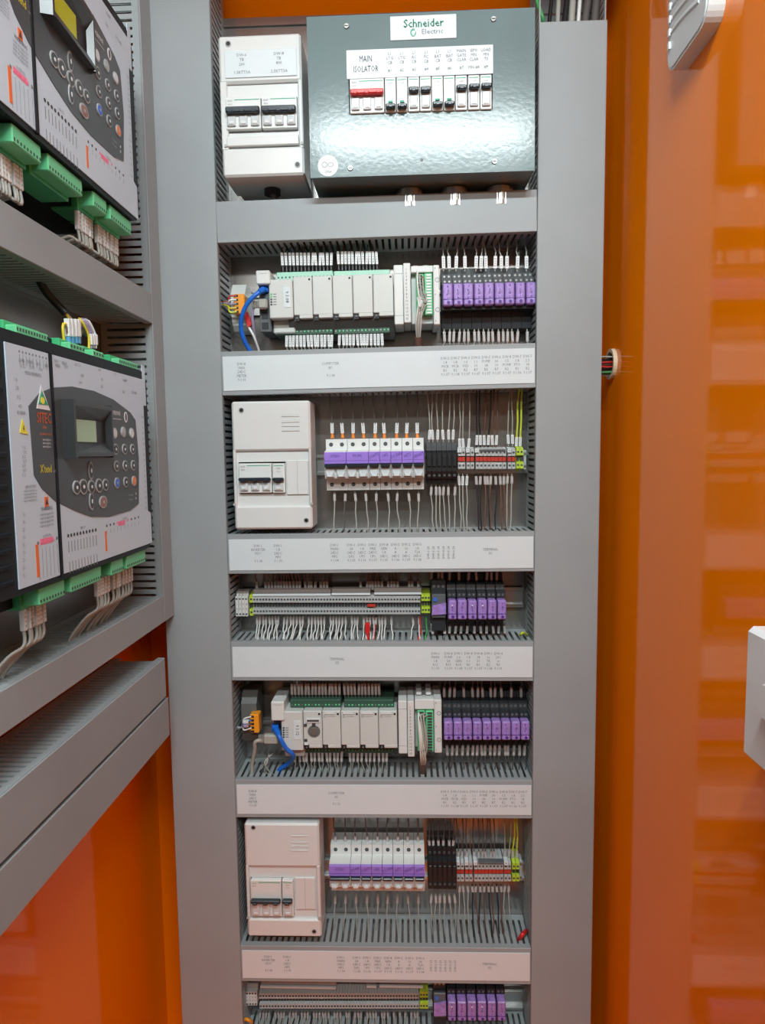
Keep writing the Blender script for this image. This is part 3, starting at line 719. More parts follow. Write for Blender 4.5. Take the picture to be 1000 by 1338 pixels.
plc(1, dict(cpu=(352, 365, 383, 416), cap=(335, 353, 353.3, 371), port=(337, 371, 352, 432), lbl=(371.3, 375, 380, 402), led=(355, 384.5, 3.4), mods=[383.5, 408.8, 435, 461.3, 487.8, 514.8], my=(361, 416), slope=-.032,
    ts=[(362, 435.5), (437, 510)], tsy=(358, 428), end=(515.5, 346, 527.6, 424), num=(528, 343.5, 537.3, 421.5), cov=(538, 346.5, 575, 424.5), gplug=(544, 358, 566, 412), drop=547), Z1T, Z1B)
plc(4, dict(cpu=(368, 930, 396, 981), cap=(354.5, 917, 371.5, 942), port=(356, 942, 370, 972), lbl=(384.3, 941.5, 393.5, 966), led=(371, 951, 3), mods=[396.5, 421.3, 445.7, 470.4, 495, 519.7], my=(929, 977.5), slope=0,
    ts=[(380, 446), (450, 515)], tsy=(914, 978), end=(521, 916, 532.3, 985), num=(533, 916.5, 541.7, 989), cov=(542.5, 914.5, 577.6, 984), gplug=(545.5, 928, 567, 981), drop=553), Z4T, Z4B)

# wires of the controller rows
def spread_px(a, c, n): return [a + (c - a) * i / (n - 1) for i in range(n)]
gw = 'wires above the upper controller modules'
wires(spread_px(370, 433, 14), 0, 355, -.055, Z1T, -.045, 'above the upper modules', gw, col_='wire_dark', cword='', ferrule='black', gap=.0055, mlen=.0195, mw=.0020)
wires(spread_px(443, 493, 12), 0, 353.5, -.055, Z1T, -.045, 'above the upper modules, right group', gw, col_='wire_dark', ferrule='black', gap=.0055, mlen=.0195, mw=.0020)
gw = 'wires below the upper controller modules'
wires(spread_px(375, 434, 14), 0, 434.5, -.050, Z1B, -.045, 'below the upper modules', gw, mlen=.019)
wires(spread_px(444, 499, 13), 0, 432.5, -.050, Z1B, -.045, 'below the upper modules, right group', gw, mlen=.019)
gw = 'wires above the lower controller modules'
wires(spread_px(382, 444, 15), 0, 912, -.050, Z4T, -.045, 'above the lower modules', gw, col_='wire_dark', mk='marker_shaded', mword='shaded marker', gap=.006, mlen=.0195)
wires(spread_px(451, 496, 11), 0, 912, -.050, Z4T, -.045, 'above the lower modules, right group', gw, col_='wire_dark', mk='marker_shaded', mword='shaded marker', gap=.006, mlen=.0195)
gw = 'wires below the lower controller modules'
wires(spread_px(386, 447, 13), 0, 977, -.050, Z4B, -.045, 'below the lower modules', gw, mk='marker_shaded', mword='shaded marker', mlen=.019, gap=.005)
wires(spread_px(457, 506, 10), 0, 977, -.050, Z4B, -.045, 'below the lower modules, right group', gw, mk='marker_shaded', mword='shaded marker', mlen=.019, gap=.005)

# ------------------------------------------------------------------ purple relays
def relay(px0, px1, pyt, pyb, row, label, group, lean=0., led=False, wide=False):
    Y = -.078
    a = R4(px0, pyt, px1, pyb, Y); w = a[1] - a[0]; g = .0003
    t = thing('relay', label, 'relay', ((a[0] + a[1]) / 2, 0, a[2] - .022), group, TILT[row])
    b = MB()
    prof = [(-.006, a[2] - .030), (-.040, a[2] - .030), (-.044, a[2] - .004), (-.066, a[2] - .004), (-.066, a[2]), (-.048, a[2] + .001), (-.048, a[3]), (-.062, a[3] + .0005), (-.062, a[3] + .010), (-.052, a[3] + .012), (-.050, a[3] + .020), (-.030, a[3] + .024), (-.028, a[3] + .034), (-.006, a[3] + .034)]
    b.prism(prof, a[0] + g, a[1] - g, 'socket'); so = b.build('socket', t)
    for dz, yy in ((.0055, -.062), (.016, -.051)):
        for s_ in (.28, .72):
            b = MB(); b.disc((a[0] + w * s_, yy, a[3] + dz), .0024, .0008, 'socket_mid', n=10, rin=.0014); b.disc((a[0] + w * s_, yy, a[3] + dz), .0014, .0005, 'screw', n=8); b.build('socket_screw', so)
    b = MB(); c = .0018; o = random.uniform(.0, .0008)
    b.box(a[0] + .0006 + o, a[1] - .0006, Y, -.049, a[2] + .0004, a[3] - .0004 - o, 'purple', c); cv = b.build('relay_cover', t)
    b = MB()
    b.box(a[0] + .0008, a[1] - .0008, Y - .0005, Y + .001, a[2] + .0095, a[2] + .0102, 'purple_ink')
    for k, ch in enumerate(random.sample('R12345678KX', 4)): b.text(ch, .0052, ((a[0] + a[1]) / 2 + random.uniform(-.001, .001), Y - .0009, a[3] - .006 - k * .0057), 'purple_ink', rot=random.uniform(-.4, .4))
    b.disc(((a[0] + a[1]) / 2 + .001, Y, a[2] + .0052), .0024, .0009, 'purple_ink', n=9)
    b.build('written_mark', cv)
    if led:
        b = MB(); b.disc(((a[0] + a[1]) / 2, Y, a[3] - .009), .0012, .0012, 'print_white', n=8); b.build('indicator', t)
e9 = [578.8, 592.6, 606, 619.6, 633.2, 646.6, 660, 673.6, 687.4, 701.2]
for i in range(9):
    s_ = -(e9[i] - 578) * .022
    relay(e9[i], e9[i + 1], 369.5 + s_, 399.5 + s_, 1, 'purple-covered relay in the upper relay row, %s' % ordn(i) + (' from left' if i else ''), 'purple relays in the upper row')
def e_from(l): return l
for i, (p0, p1) in enumerate([(585.2, 597.2), (597.8, 610.8), (611.2, 623.8), (624.6, 637), (637.6, 649.6), (650.2, 662.4)]):
    relay(p0, p1, 784, 810, 3, 'purple relay right of the long terminal row, %s' % ordn(i) + (' from left' if i else ''), 'purple relays in the middle row', led=i in (0, 2, 3))
    relay(p0 - .2, p1 - .5, 1309, 1335, 6, 'purple relay at the bottom edge, %s' % ordn(i) + (' from left' if i else ''), 'purple relays in the lowest row', led=i in (0, 2, 3))
e9b = [579.8, 592.4, 605, 617.7, 630.5, 643, 655.7, 668.3, 680.8, 693.2]
for i in range(9):
    relay(e9b[i], e9b[i + 1], 942.5, 967.8, 4, 'purple-covered relay in the lower relay row, %s' % ordn(i) + (' from left' if i else ''), 'purple relays in the lower row')
# the wide timer left of the middle and lowest relays
for (r4, row, lb) in (((564.2, 787, 583.2, 803.5), 3, 'wide relay with a creased purple tape beside the green end terminals'), ((567, 1309, 583.6, 1328), 6, 'wide relay with purple tape at the bottom edge of the picture')):
    Y = -.070; a = R4(*r4, Y); t = thing('timer_relay', lb, 'relay', ((a[0] + a[1]) / 2, 0, a[2] - .03), 'wide taped relays', TILT[row])
    b = MB(); b.box(a[0], a[1], -.058, -.006, a[2] - .030, a[3] + .034, 'socket', .001); b.box(a[0] + .0006, a[1] - .0006, -.066, -.058, a[2] - .006, a[3] + .012, 'socket_mid', .001); so = b.build('socket', t)
    for s_ in (.18, .5, .82): 
        b = MB(); b.disc((a[0] + (a[1] - a[0]) * s_, -.058, a[3] + .024), .0024, .0008, 'screw', n=8); b.build('socket_screw', so)
    b = MB(); b.prism([(a[0] + .0005, a[2]), (a[1] - .0003, a[2] + .001), (a[1] - .0005, a[3] - .001), (a[0] + .012, a[3] - .004), (a[0] + .001, a[3] - .006)], Y, -.066, 'purple', 'y'); b.build('purple_tape', t)
    b = MB(); q = a[0] + .006; b.disc((q, -.066, a[3] + .004), .0035, .002, 'wire_blue', n=12); b.build('dial', t)

WT = 'wires above the '
wires([580, 587.2, 596, 607.8, 622, 628.5, 635, 647, 655, 662.5, 676, 688], 0, 354.5, -.052, Z1T, -.045, 'above the upper relays', WT + 'upper relays', mlen=.019, mw=.0026, gap=.004)
wires([580.5, 588, 593.5, 601, 607, 612, 620, 625.5, 632, 638.5, 643.5, 651.5, 657.5, 663.5, 669, 677, 689], 0, 430, -.050, Z1B, -.045, 'below the upper relays', 'wires below the upper relays', mk='marker_shaded', mword='shaded marker', mlen=.016)
wires([564, 572.5, 578, 587.5, 600, 612, 623, 636, 642.5, 649], 0, 761, -.040, 1.3085, -.045, 'above the middle relays', WT + 'middle relays', col_='wire_dark', mk='marker_shaded', mword='shaded marker', mlen=.014)
wires([564.5, 581], 0, 812, -.050, 1.191, -.045, 'below the wide taped relay', 'wires below the wide relay', mlen=.016)
wires([580.5, 587.5, 593.8, 606.5, 618, 624.5, 631, 641.5, 646.5, 655.5, 668, 681], 0, 913.5, -.036, Z4T, -.045, 'above the lower relays', WT + 'lower relays', col_='wire_dark', mk='marker_shaded', mword='shaded marker', mlen=.017)
wires([584, 591.5, 597.5, 605, 612, 618.5, 624, 629, 634, 641, 647, 653, 660, 664, 672, 679, 686], 0, 971, -.046, Z4B, -.045, 'below the lower relays', 'wires below the lower relays', col_='wire_dark', mk='marker_shaded', mword='shaded marker', mlen=.017)
wires([588, 596, 603, 611, 620, 628, 636, 644, 652, 659], 0, 815, -.046, 1.191, -.045, 'below the middle relays', 'wires below the middle relays', col_='wire_brown', mk='marker_shaded', mword='shaded marker', mlen=.012)

# ------------------------------------------------------------------ rows of nine breaker poles
def pole_breaker(xa, xb, poles, zb, row, label, group, marks):
    t = thing('circuit_breaker', label, 'breaker', ((xa + xb) / 2, 0, zb), group, TILT[row])
    w = (xb - xa) / poles; g = .00035
    prof = [(-.008, 0), (-.046, 0), (-.046, .0185), (-.066, .0205), (-.0685, .036), (-.0685, .064), (-.046, .0665), (-.046, .0845), (-.008, .0845)]
    b = MB(); b.prism([(y, zb + z) for y, z in prof], xa + g, xb - g, 'breaker_white')
    b.build('body', t)
    for i in range(poles):
        xm = xa + w * (i + .5)
        for zz in (.0095, .0755):
            b = MB(); b.disc((xm, -.0458, zb + zz), .0034, .0006, 'socket_mid', n=14, rin=.0026); b.disc((xm, -.0458, zb + zz), .0026, .0003, 'ink', n=12); b.box(xm - .0018, xm + .0018, -.0464, -.046, zb + zz - .0004, zb + zz + .0004, 'screw'); b.build('terminal_screw', t)
        b = MB(); b.box(xm - w * .40, xm + w * .40, -.0715, -.066, zb + .0225, zb + .0365, 'clear_grey', .001)
        b.prism([(xm - w * .34, zb + .030), (xm - w * .2, zb + .0235), (xm + w * .2, zb + .0235), (xm + w * .34, zb + .030), (xm + w * .24, zb + .0315), (xm + w * .14, zb + .0265), (xm - w * .14, zb + .0265), (xm - w * .24, zb + .0315)], -.0745, -.071, 'label_white', 'y')
        b.box(xm - w * .2, xm + w * .2, -.073, -.071, zb + .0235, zb + .0255, 'label_white', .0005)
        b.build('terminal_cover', t)
    b = MB(); b.box(xa + .0012, xb - .0012, -.0785, -.066, zb + .0385, zb + .0435, 'toggle', .0012); b.build('toggle', t)
    b = MB(); b.box(xa + .0002, xb - .0002, -.0730, -.0680, zb + .0440, zb + .0630, 'purple_flat', .0006); tp = b.build('purple_tape', t)
    b = MB(); b.box(xa + .0005, xb - .0005, -.0733, -.073, zb + .0490, zb + .0494, 'purple_ink'); b.text(marks, .0068, ((xa + xb) / 2, -.0735, zb + .0565), 'purple_ink', sx=.75, rot=.0 if poles == 2 else .35); b.build('written_mark', tp)
    return t
def breaker_row(row, px0, px1, pyt, pyb, groups, who):
    a = R4(px0, pyt, px1, pyb, -.062); w = (a[1] - a[0]) / 9; i = 0
    mk = ['OTSH1', 'PSUMS', 'LIGHTS', 'UPS', 'DC FAN', 'HSTS', 'GENSET', 'SPARE']
    for k, n in enumerate(groups):
        xa = a[0] + w * i; zb = (a[2] + a[3]) / 2 - .0422 + (xa + w * n / 2 - (a[0] + a[1]) / 2) * TILT[row]
        pole_breaker(xa, xa + w * n, n, zb, row, '%s-pole breaker with purple tape in the %s breaker row, %s' % ('two' if n == 2 else 'single', who, ordn(k) + (' from left' if k else '')), 'breakers of the %s row' % who, mk[k])
        i += n
    return a
a2 = breaker_row(2, 424.8, 554.6, 573, 640.5, [2, 2, 1, 1, 1, 1, 1], 'upper')
a5 = breaker_row(5, 431.3, 555.6, 1107.5, 1175, [2, 1, 1, 1, 1, 1, 1, 1], 'lower')
Z2T, Z2B, Z5T, Z5B = 1.5975, 1.370, .8938, .6612
p9 = [434.5, 448, 461.8, 475.5, 490.5, 502.5, 518.5, 531.5, 545.5]
wires(p9, 0, 572.5, -.036, Z2T, -.045, 'above the upper breaker row', 'wires above the upper breakers', col_='wire_dark', ferrule='ferrule_orange', mlen=.017, mw=.0026, gap=.004)
wires([437.5, 451.5, 464, 478, 492, 507, 519.5, 534, 547], 0, 641.5, -.036, Z2B, -.045, 'below the upper breaker row', 'wires below the upper breakers', col_=['wire_grey', 'wire_dark'] + ['wire_grey'] * 7, mk='marker_shaded', mword='shaded marker', mlen=.013)
p9b = [438.5, 452, 465.5, 480, 494, 507, 519.5, 533, 547]
wires(p9b, 0, 1108, -.036, Z5T, -.045, 'above the lower breaker row', 'wires above the lower breakers', col_='wire_dark', mk='marker_shaded', mword='shaded marker', ferrule='ferrule_orange', mlen=.016, gap=.004)
wires(p9b, 0, 1168, -.034, Z5B, -.045, 'below the lower breaker row', 'wires below the lower breakers', mk='marker_shaded', mword='shaded marker', mlen=.013)

# ------------------------------------------------------------------ black fuse terminals
def fuse_row(row, px0, px1, pyt, pyb, who):
    a = R4(px0, pyt, px1, pyb, -.056); w = (a[1] - a[0]) / 6
    for i in range(6):
        xa = a[0] + w * i; xb = xa + w; g = .00025; zb, zt = a[2], a[3]; h = zt - zb
        t = thing('fuse_terminal', 'black fuse terminal in the %s breaker row, %s of six' % (who, ordn(i)), 'terminal', ((xa + xb) / 2, 0, zb), 'black fuse terminals of the %s row' % who, TILT[row])
        b = MB(); b.prism([(-.008, zb), (-.044, zb), (-.046, zb + h * .10), (-.050, zb + h * .12), (-.056, zb + h * .3), (-.056, zb + h * .74), (-.046, zb + h * .80), (-.044, zt), (-.008, zt)], xa + g, xb - g, 'black'); b.build('body', t)
        xm = (xa + xb) / 2
        b = MB(); b.box(xm - w * .3, xm + w * .3, -.060, -.055, zb + h * .42, zb + h * .68, 'socket', .0008); b.box(xm - w * .12, xm + w * .12, -.0604, -.0598, zb + h * .46, zb + h * .64, 'black'); b.build('fuse_lever', t)
        for f_ in (.88, .2):
            b = MB(); yy = -.045 if f_ > .5 else -.053; b.disc((xm, yy, zb + h * f_), .0021, .0012, 'socket_mid', n=10, rin=.0013); b.disc((xm, yy, zb + h * f_), .0013, .0008, 'ink', n=8); b.build('terminal_screw', t)
fuse_row(2, 557.8, 597.6, 577.5, 632, 'upper'); fuse_row(5, 559.5, 597.4, 1112, 1167.5, 'lower')
wires([561, 565.8, 572, 579.5, 586.5, 592], 0, 577.5, -.040, Z2T, -.045, 'above the upper black fuse terminals', 'wires above the upper fuse terminals', mlen=.016)
wires([564, 570, 574.5, 580, 586, 595], 0, 633, -.036, Z2B, -.045, 'below the upper black fuse terminals', 'wires below the upper fuse terminals', mk='marker_shaded', mword='shaded marker', mlen=.014)
wires([562, 566.5, 573.5, 579, 587.5, 592], 0, 1111, -.038, Z5T, -.045, 'above the lower black fuse terminals', 'wires above the lower fuse terminals', mk='marker_shaded', mword='shaded marker', mlen=.014, col_='wire_dark')
wires([564, 569.5, 575, 581, 587, 594], 0, 1168, -.036, Z5B, -.045, 'below the lower black fuse terminals', 'wires below the lower fuse terminals', mk='marker_shaded', mword='shaded marker', mlen=.012)

# ------------------------------------------------------------------ feed-through terminals: one slice built once, then copied
def copy_tree(o, loc, label=None, group=None, tilt=None):
    c = o.copy(); C.objects.link(c); c.location = loc; WORLD[c.name] = Vector(loc)
    if label: c['label'] = label
    if group: c['group'] = group
    for ch in o.children:
        d = ch.copy(); C.objects.link(d); d.parent = c
        for g_ in ch.children:
            e_ = g_.copy(); C.objects.link(e_); e_.parent = d
    return c
def slice_(h, colr, jump, label, group, name='terminal_block', wdt=.0052, yf=-.046, tilt=0.):
    """slice standing at the origin, height h; two screw holes and a middle channel"""
    t = thing(name, label, 'terminal', (0, 0, 0), group, tilt)
    b = MB(); x = wdt / 2 - .00012
    b.prism([(-.008, -h * .1), (-.030, -h * .12), (yf, 0), (yf, h * .33), (yf + .007, h * .33), (yf + .007, h * .66), (yf, h * .66), (yf, h), (-.030, h * 1.12), (-.008, h * 1.1)], -x, x, colr); b.build('body', t)
    for zc in (h * .17, h * .83):
        b = MB(); b.disc((0, yf - .0001, zc), .0018, .0003, 'ink', n=10); b.build('screw_hole', t)
    b = MB(); b.box(-x * (1 if jump == 'jumper_red' else .8), x * (1 if jump == 'jumper_red' else .8), yf + (.002 if jump == 'jumper_red' else .0045), yf + .007, h * .39, h * .60, jump); b.build('bridge' if jump == 'jumper_red' else 'bridge_slot', t)
    return t
HT = .034
g_ = 'terminals of the upper red-bridged group'
tm = {}
for key, args in {'grey': ('term_grey', 'term_dark'), 'red': ('term_grey', 'jumper_red'), 'yg': ('term_yg', 'term_dark'), 'green': ('term_yg', 'term_dark')}.items():
    tm[key] = args
first = {}
def put_slices(kind, pxs, pyt, pyb, Y, row, lab, group, wdt=.0052, name='terminal_block'):
    for i, px in enumerate(pxs):
        pt, pb = AT(px, pyt, Y), AT(px, pyb, Y); h = pt.z - pb.z
        k = (kind, row, wdt)
        loc = Vector((pt.x, 0, pb.z)); lb = lab % (ordn(i) + (' from left' if i else ''))
        if k not in first:
            o = slice_(h, *tm[kind], lb, group, name, wdt, Y, TILT[row]); o.location = loc; first[k] = o; WORLD[o.name] = loc
        else: copy_tree(first[k], loc, lb, group)
n3 = 55
def x3(i): return 332.2 + 3.985 * i
def y3(px): return 779 + (px - 307) * -.008
put_slices('grey', [x3(i) for i in range(n3)], 779.5, 802.5, -.046, 3, 'grey terminal slice in the long middle terminal row, %s', 'grey slices of the long middle row', wdt=.00515)
put_slices('yg', [328], 778.5, 804.5, -.048, 3, 'yellow-green earth terminal beside the four white terminals, %s', 'earth terminals of the middle row', wdt=.0056)
put_slices('yg', [552.6, 556.6, 560.4], 777, 801, -.046, 3, 'green earth terminal at the right end of the middle row, %s', 'earth end terminals of the middle row', wdt=.0050)
n6 = 55
put_slices('grey', [340.5 + 3.87 * i for i in range(54)], 1298, 1318, -.046, 6, 'grey terminal slice in the lowest terminal row, %s', 'grey slices of the lowest row', wdt=.0052)
put_slices('yg', [550.5, 554.2, 558], 1296, 1318, -.046, 6, 'green earth terminal at the right end of the lowest row, %s', 'earth end terminals of the lowest row', wdt=.0050)
xr2 = [601, 605.8, 612.2, 617.5, 624.3, 629.2, 634.3, 639.4, 644.4, 649.3, 654.3, 659.5, 666.3, 671.5]
put_slices('red', xr2, 587, 612.5, -.046, 2, 'grey terminal with red bridge in the upper group, %s', g_, wdt=.0060)
put_slices('yg', [677.3, 682], 586, 612, -.046, 2, 'yellow-green earth terminal right of the upper red bridges, %s', 'earth terminals of the upper red-bridged group', wdt=.0058)
xr5 = [599.5, 604.5, 610.5, 615.6, 622.3, 627.1, 631.8, 636.5, 641.4, 646.2, 651, 655.8, 661.3, 666]
put_slices('red', xr5, 1128, 1151.5, -.046, 5, 'grey terminal with red bridge in the lower group, %s', 'terminals of the lower red-bridged group', wdt=.0060)
put_slices('yg', [672, 677], 1128, 1151.5, -.046, 5, 'yellow-green earth terminal right of the lower red bridges, %s', 'earth terminals of the lower red-bridged group', wdt=.0060)
# white group markers on top of the terminals
for row, pxs, py, who in ((2, [600.5, 611.8, 623.5, 666], 588.5, 'upper'), (5, [598.5, 610, 621.5, 661.5], 1128, 'lower')):
    for i, px in enumerate(pxs):
        a = R4(px - 2.6, py - 2.5, px + 2.6, py + 3, -.049); b = MB(); b.box(a[0], a[1], -.049, -.034, a[2], a[3], 'label_white', .0004); b.text(str(i + 1), .004, ((a[0] + a[1]) / 2, -.0494, (a[2] + a[3]) / 2), 'ink')
        tag(b.build('group_marker'), 'white marker tag on the %s red-bridged terminals, %s' % (who, ordn(i) + (' from left' if i else '')), 'marker', 'white marker tags on terminals')
for row, px0, px1, py, who in ((2, 627, 661, 588, 'upper'), (5, 625.5, 658.5, 1127.5, 'lower')):
    a = R4(px0, py - 1, px1, py + 1.5, -.047); b = MB(); b.box(a[0], a[1], -.048, -.036, a[2], a[3], 'socket_mid', .0004); tag(b.build('marker_rail'), 'dark marker rail along the top of the %s red-bridged terminals' % who, 'rail')
for row, px, py, who in ((2, 687.5, 600, 'upper'), (5, 682, 1139, 'lower')):
    a = R4(px - 2.6, py - 12, px + 1.5, py + 14, -.035); b = MB(); b.box(a[0], a[1], -.030, -.008, a[2], a[3], 'term_grey', .001); b.disc(((a[0] + a[1]) / 2, -.030, a[3] - .006), .002, .001, 'screw'); b.disc(((a[0] + a[1]) / 2, -.030, a[2] + .006), .002, .001, 'screw')
    tag(b.build('end_stop'), 'grey end stop clamp right of the %s earth terminals' % who, 'clamp')
# white four-hole terminals at the left end of the long rows
def white_terms(pxs, pyt, pyb, row, lab):
    for i, px in enumerate(pxs):
        Y = -.052; pt, pb = AT(px, pyt, Y), AT(px, pyb, Y); w = .0051 / 2 - .0001
        t = thing('signal_terminal', lab % (ordn(i) + (' from left' if i else '')), 'terminal', (pt.x, 0, pb.z), 'white terminals at the left end', TILT[row])
        b = MB(); b.box(pt.x - w, pt.x + w, Y, -.008, pb.z, pt.z, 'box_white', .0005); b.prism([(-.008, pt.z), (-.030, pt.z + .008), (-.042, pt.z + .007), (-.044, pt.z)], pt.x - w, pt.x + w, 'marker_shaded'); b.build('body', t)
        h = pt.z - pb.z
        b = MB()
        for f_ in (.12, .88): b.disc((pt.x, Y, pb.z + h * f_), .0016, .0004, 'ink', n=8)
        b.build('screw_hole', t)
        b = MB(); b.text('%d' % (i + 1), .006, (pt.x, Y - .0004, pb.z + h * .62), 'ink_pale'); b.text('X', .005, (pt.x, Y - .0004, pb.z + h * .38), 'ink_pale'); b.build('printed_text', t)
white_terms([309.2, 313.4, 317.6, 321.6], 779.5, 805.5, 3, 'white terminal left of the middle terminal row, %s')
white_terms([323, 326.6, 330.2, 333.8], 1296, 1314, 6, 'white terminal left of the lowest terminal row, %s')
# white marker carriers along the top of the long rows
def carrier(px0, px1, py, Y, lab):
    a0, a1 = AT(px0, py, Y), AT(px1, py, Y); z = (a0.z + a1.z) / 2
    b = MB(); b.box(a0.x, a1.x, Y, Y + .004, z - .0018, z + .0018, 'label_white', .0004); b.box(a0.x, a1.x, Y + .006, Y + .022, z + .001, z + .0085, 'marker_shaded', .0006)
    tag(b.build('marker_strip'), lab, 'strip', 'white marker strips on terminal rows')
carrier(330, 432, 777.5, -.0475, 'left white marker strip on top of the middle terminal row')
carrier(433, 484, 776.5, -.0475, 'short white marker strip in the middle of the middle terminal row')
carrier(489, 551, 775.8, -.0475, 'right white marker strip on top of the middle terminal row')
carrier(340, 439, 1291, -.0475, 'left marker strip on top of the lowest terminal row')
carrier(479, 492, 1290, -.0475, 'tiny marker strip on the lowest terminal row')
carrier(496, 553, 1290, -.0475, 'right marker strip on top of the lowest terminal row')
# red bridge plug in the middle row
a = R4(480, 790, 491, 793, -.048); b = MB(); b.box(a[0], a[1], -.049, -.040, a[2], a[3], 'jumper_red', .0006); tag(b.build('bridge_plug'), 'small red bridge plugged into the middle terminal row', 'bridge')

# wires of the long rows
def sk(l, skip): return [x for i, x in enumerate(l) if i not in skip]
up3 = sk([x3(i) for i in range(n3)], {0, 2, 3, 16, 21, 25, 26, 27, 28, 29, 30, 31, 32, 33, 34, 36, 43, 48, 49, 50, 53})
wires(up3, 0, 773, -.030, 1.3085, -.045, 'above the middle terminal row', 'wires above the middle terminals', col_='wire_brown', mk='marker_shaded', mword='shaded marker', mlen=.015, mw=.0021, gap=.003)
dn3 = sk([x3(i) for i in range(n3)], {0, 9, 17, 24, 31, 35, 44, 46, 47, 48, 49, 50, 51, 53})
dc = ['wire_white'] * len(dn3)
wires(dn3, 0, 805, -.030, 1.191, -.060, 'below the middle terminal row', 'wires below the middle terminals', col_=['wire_red' if i in (34,) else 'wire_white' for i in range(len(dn3))], mk='marker_shaded', mword='shaded marker', mlen=.012, mw=.0019, gap=.002, dx=None)
wires([549], 0, 805, -.034, 1.191, -.060, 'below the right end of the middle terminals', 'red wires', col_='wire_red', mk=None, r=.0016)
wires([557], 0, 805, -.034, 1.191, -.060, 'below the green end terminals', 'green wires', col_='wire_green', mk=None, r=.0016)
q = AT(480.5, 818, -.055); b = MB(); b.box(q.x - .004, q.x + .004, -.060, -.052, q.z - .012, q.z + .006, 'red', .001); b.tube([(q.x, -.056, q.z - .010), (q.x + .001, -.058, 1.180)], .0026, 'red', 8); tag(b.build('tagged_cable'), 'thick red cable with a red tag below the middle terminal row', 'cable')
dn6 = sk([340.5 + 3.87 * i for i in range(54)], {4, 9, 13, 17, 24, 28, 31, 35, 40, 44, 46, 48, 50})
wires(dn6, 0, 1321, -.032, .481, -.060, 'below the lowest terminal row', 'wires below the lowest terminals', mk='marker_shaded', mword='shaded marker', mlen=.010, mw=.0019, gap=.002)
wires(xr2[:3], 0, 588, -.034, Z2T, -.045, 'above the left red-bridged terminals', 'wires above the upper red-bridged terminals', mlen=.015)
wires([622.8, 628, 633, 637.8, 643.6, 648.2], 0, 584.5, -.034, Z2T, -.045, 'above the middle red-bridged terminals', 'wires above the upper red-bridged terminals', col_=['wire_black', 'wire_black', 'wire_brown', 'wire_black', 'wire_brown', 'wire_brown'], r=.0013, mlen=.016)
wires([664.5, 670], 0, 583, -.034, Z2T, -.045, 'above the right red-bridged terminals', 'wires above the upper red-bridged terminals', mlen=.015)
wires([674.5, 679.5], 0, 586, -.034, Z2T, -.045, 'with white marker above the upper earth terminals', 'upper earth wires', col_='wire_earth', r=.0016, mlen=.015)
wires([599.5, 604.8, 610.5], 0, 619, -.034, Z2B, -.045, 'below the left red-bridged terminals', 'wires below the upper red-bridged terminals', mlen=.015)
wires([622, 628, 633.5, 636.5, 641.5, 647.5, 653.5, 658.5], 0, 619, -.034, Z2B, -.045, 'below the middle red-bridged terminals', 'wires below the upper red-bridged terminals', col_=['wire_black', 'wire_black', 'wire_brown', 'wire_black', 'wire_brown', 'wire_black', 'wire_brown', 'wire_brown'], mk='marker_shaded', mword='shaded marker', r=.0013, mlen=.014)
wires([663.5, 669], 0, 619, -.034, Z2B, -.045, 'below the right red-bridged terminals', 'wires below the upper red-bridged terminals', mk='marker_shaded', mword='shaded marker', mlen=.012)
wires([598.5, 603.8, 609.5, 619, 625, 630.5, 635, 641, 646], 0, 1124, -.034, Z5T, -.045, 'above the lower red-bridged terminals', 'wires above the lower red-bridged terminals', col_='wire_dark', mk='marker_shaded', mword='shaded marker', mlen=.013)
wires([659.5, 665], 0, 1122, -.034, Z5T, -.045, 'above the right lower terminals', 'wires above the lower red-bridged terminals', mk='marker_shaded', mword='shaded marker', mlen=.013)
wires([670.5, 675.5], 0, 1123, -.034, Z5T, -.045, 'above the lower earth terminals', 'lower earth wires', col_='wire_earth', mk='marker_shaded', mword='shaded marker', r=.0014, mlen=.013)
wires([601, 605, 611, 617, 622, 627.5, 633, 638.5, 643.5, 649, 655, 660, 665], 0, 1155, -.032, Z5B, -.050, 'below the lower red-bridged terminals', 'wires below the lower red-bridged terminals', col_=['wire_grey', 'wire_grey', 'wire_grey'] + ['wire_black', 'wire_brown'] * 4 + ['wire_grey'] * 2, mk='marker_shaded', mword='shaded marker', mlen=.010)

# ------------------------------------------------------------------ network module, orange plug and cables at the left of the controller rows
def net(row, who, a4, o4, plug, dark=False):
    Y = -.055; a = R4(*a4, Y)
    t = thing('surge_module', '%s rail module with an orange plug, left end of the %s controller row' % ('dark grey' if dark else 'light grey', who), 'module', ((a[0] + a[1]) / 2, 0, a[2]), 'rail modules with orange plugs', TILT[row])
    b = MB(); b.prism([(-.008, a[2]), (-.040, a[2]), (-.050, a[2] + .008), (Y, a[2] + .02), (Y, a[3] - .018), (-.045, a[3] - .006), (-.040, a[3]), (-.008, a[3])], a[0], a[1], 'plc_under' if dark else 'plc'); b.build('body', t)
    o = R4(*o4, Y - .016); b = MB()
    b.box(o[0], o[1], Y - .016, Y + .004, o[2], o[3], 'orange_plug', .0012); op = b.build('orange_plug', t)
    b = MB(); n = 5
    for k in range(n):
        zz = o[3] - (o[3] - o[2]) * (k + .5) / n; b.box(o[0] + .001, o[0] + .0075, Y - .0166, Y - .0155, zz - .0018, zz + .0018, 'socket'); 
    b.build('plug_opening', op)
    return o
o = net(1, 'upper', (302.5, 369, 321, 431), (305.8, 384, 320, 410), None)
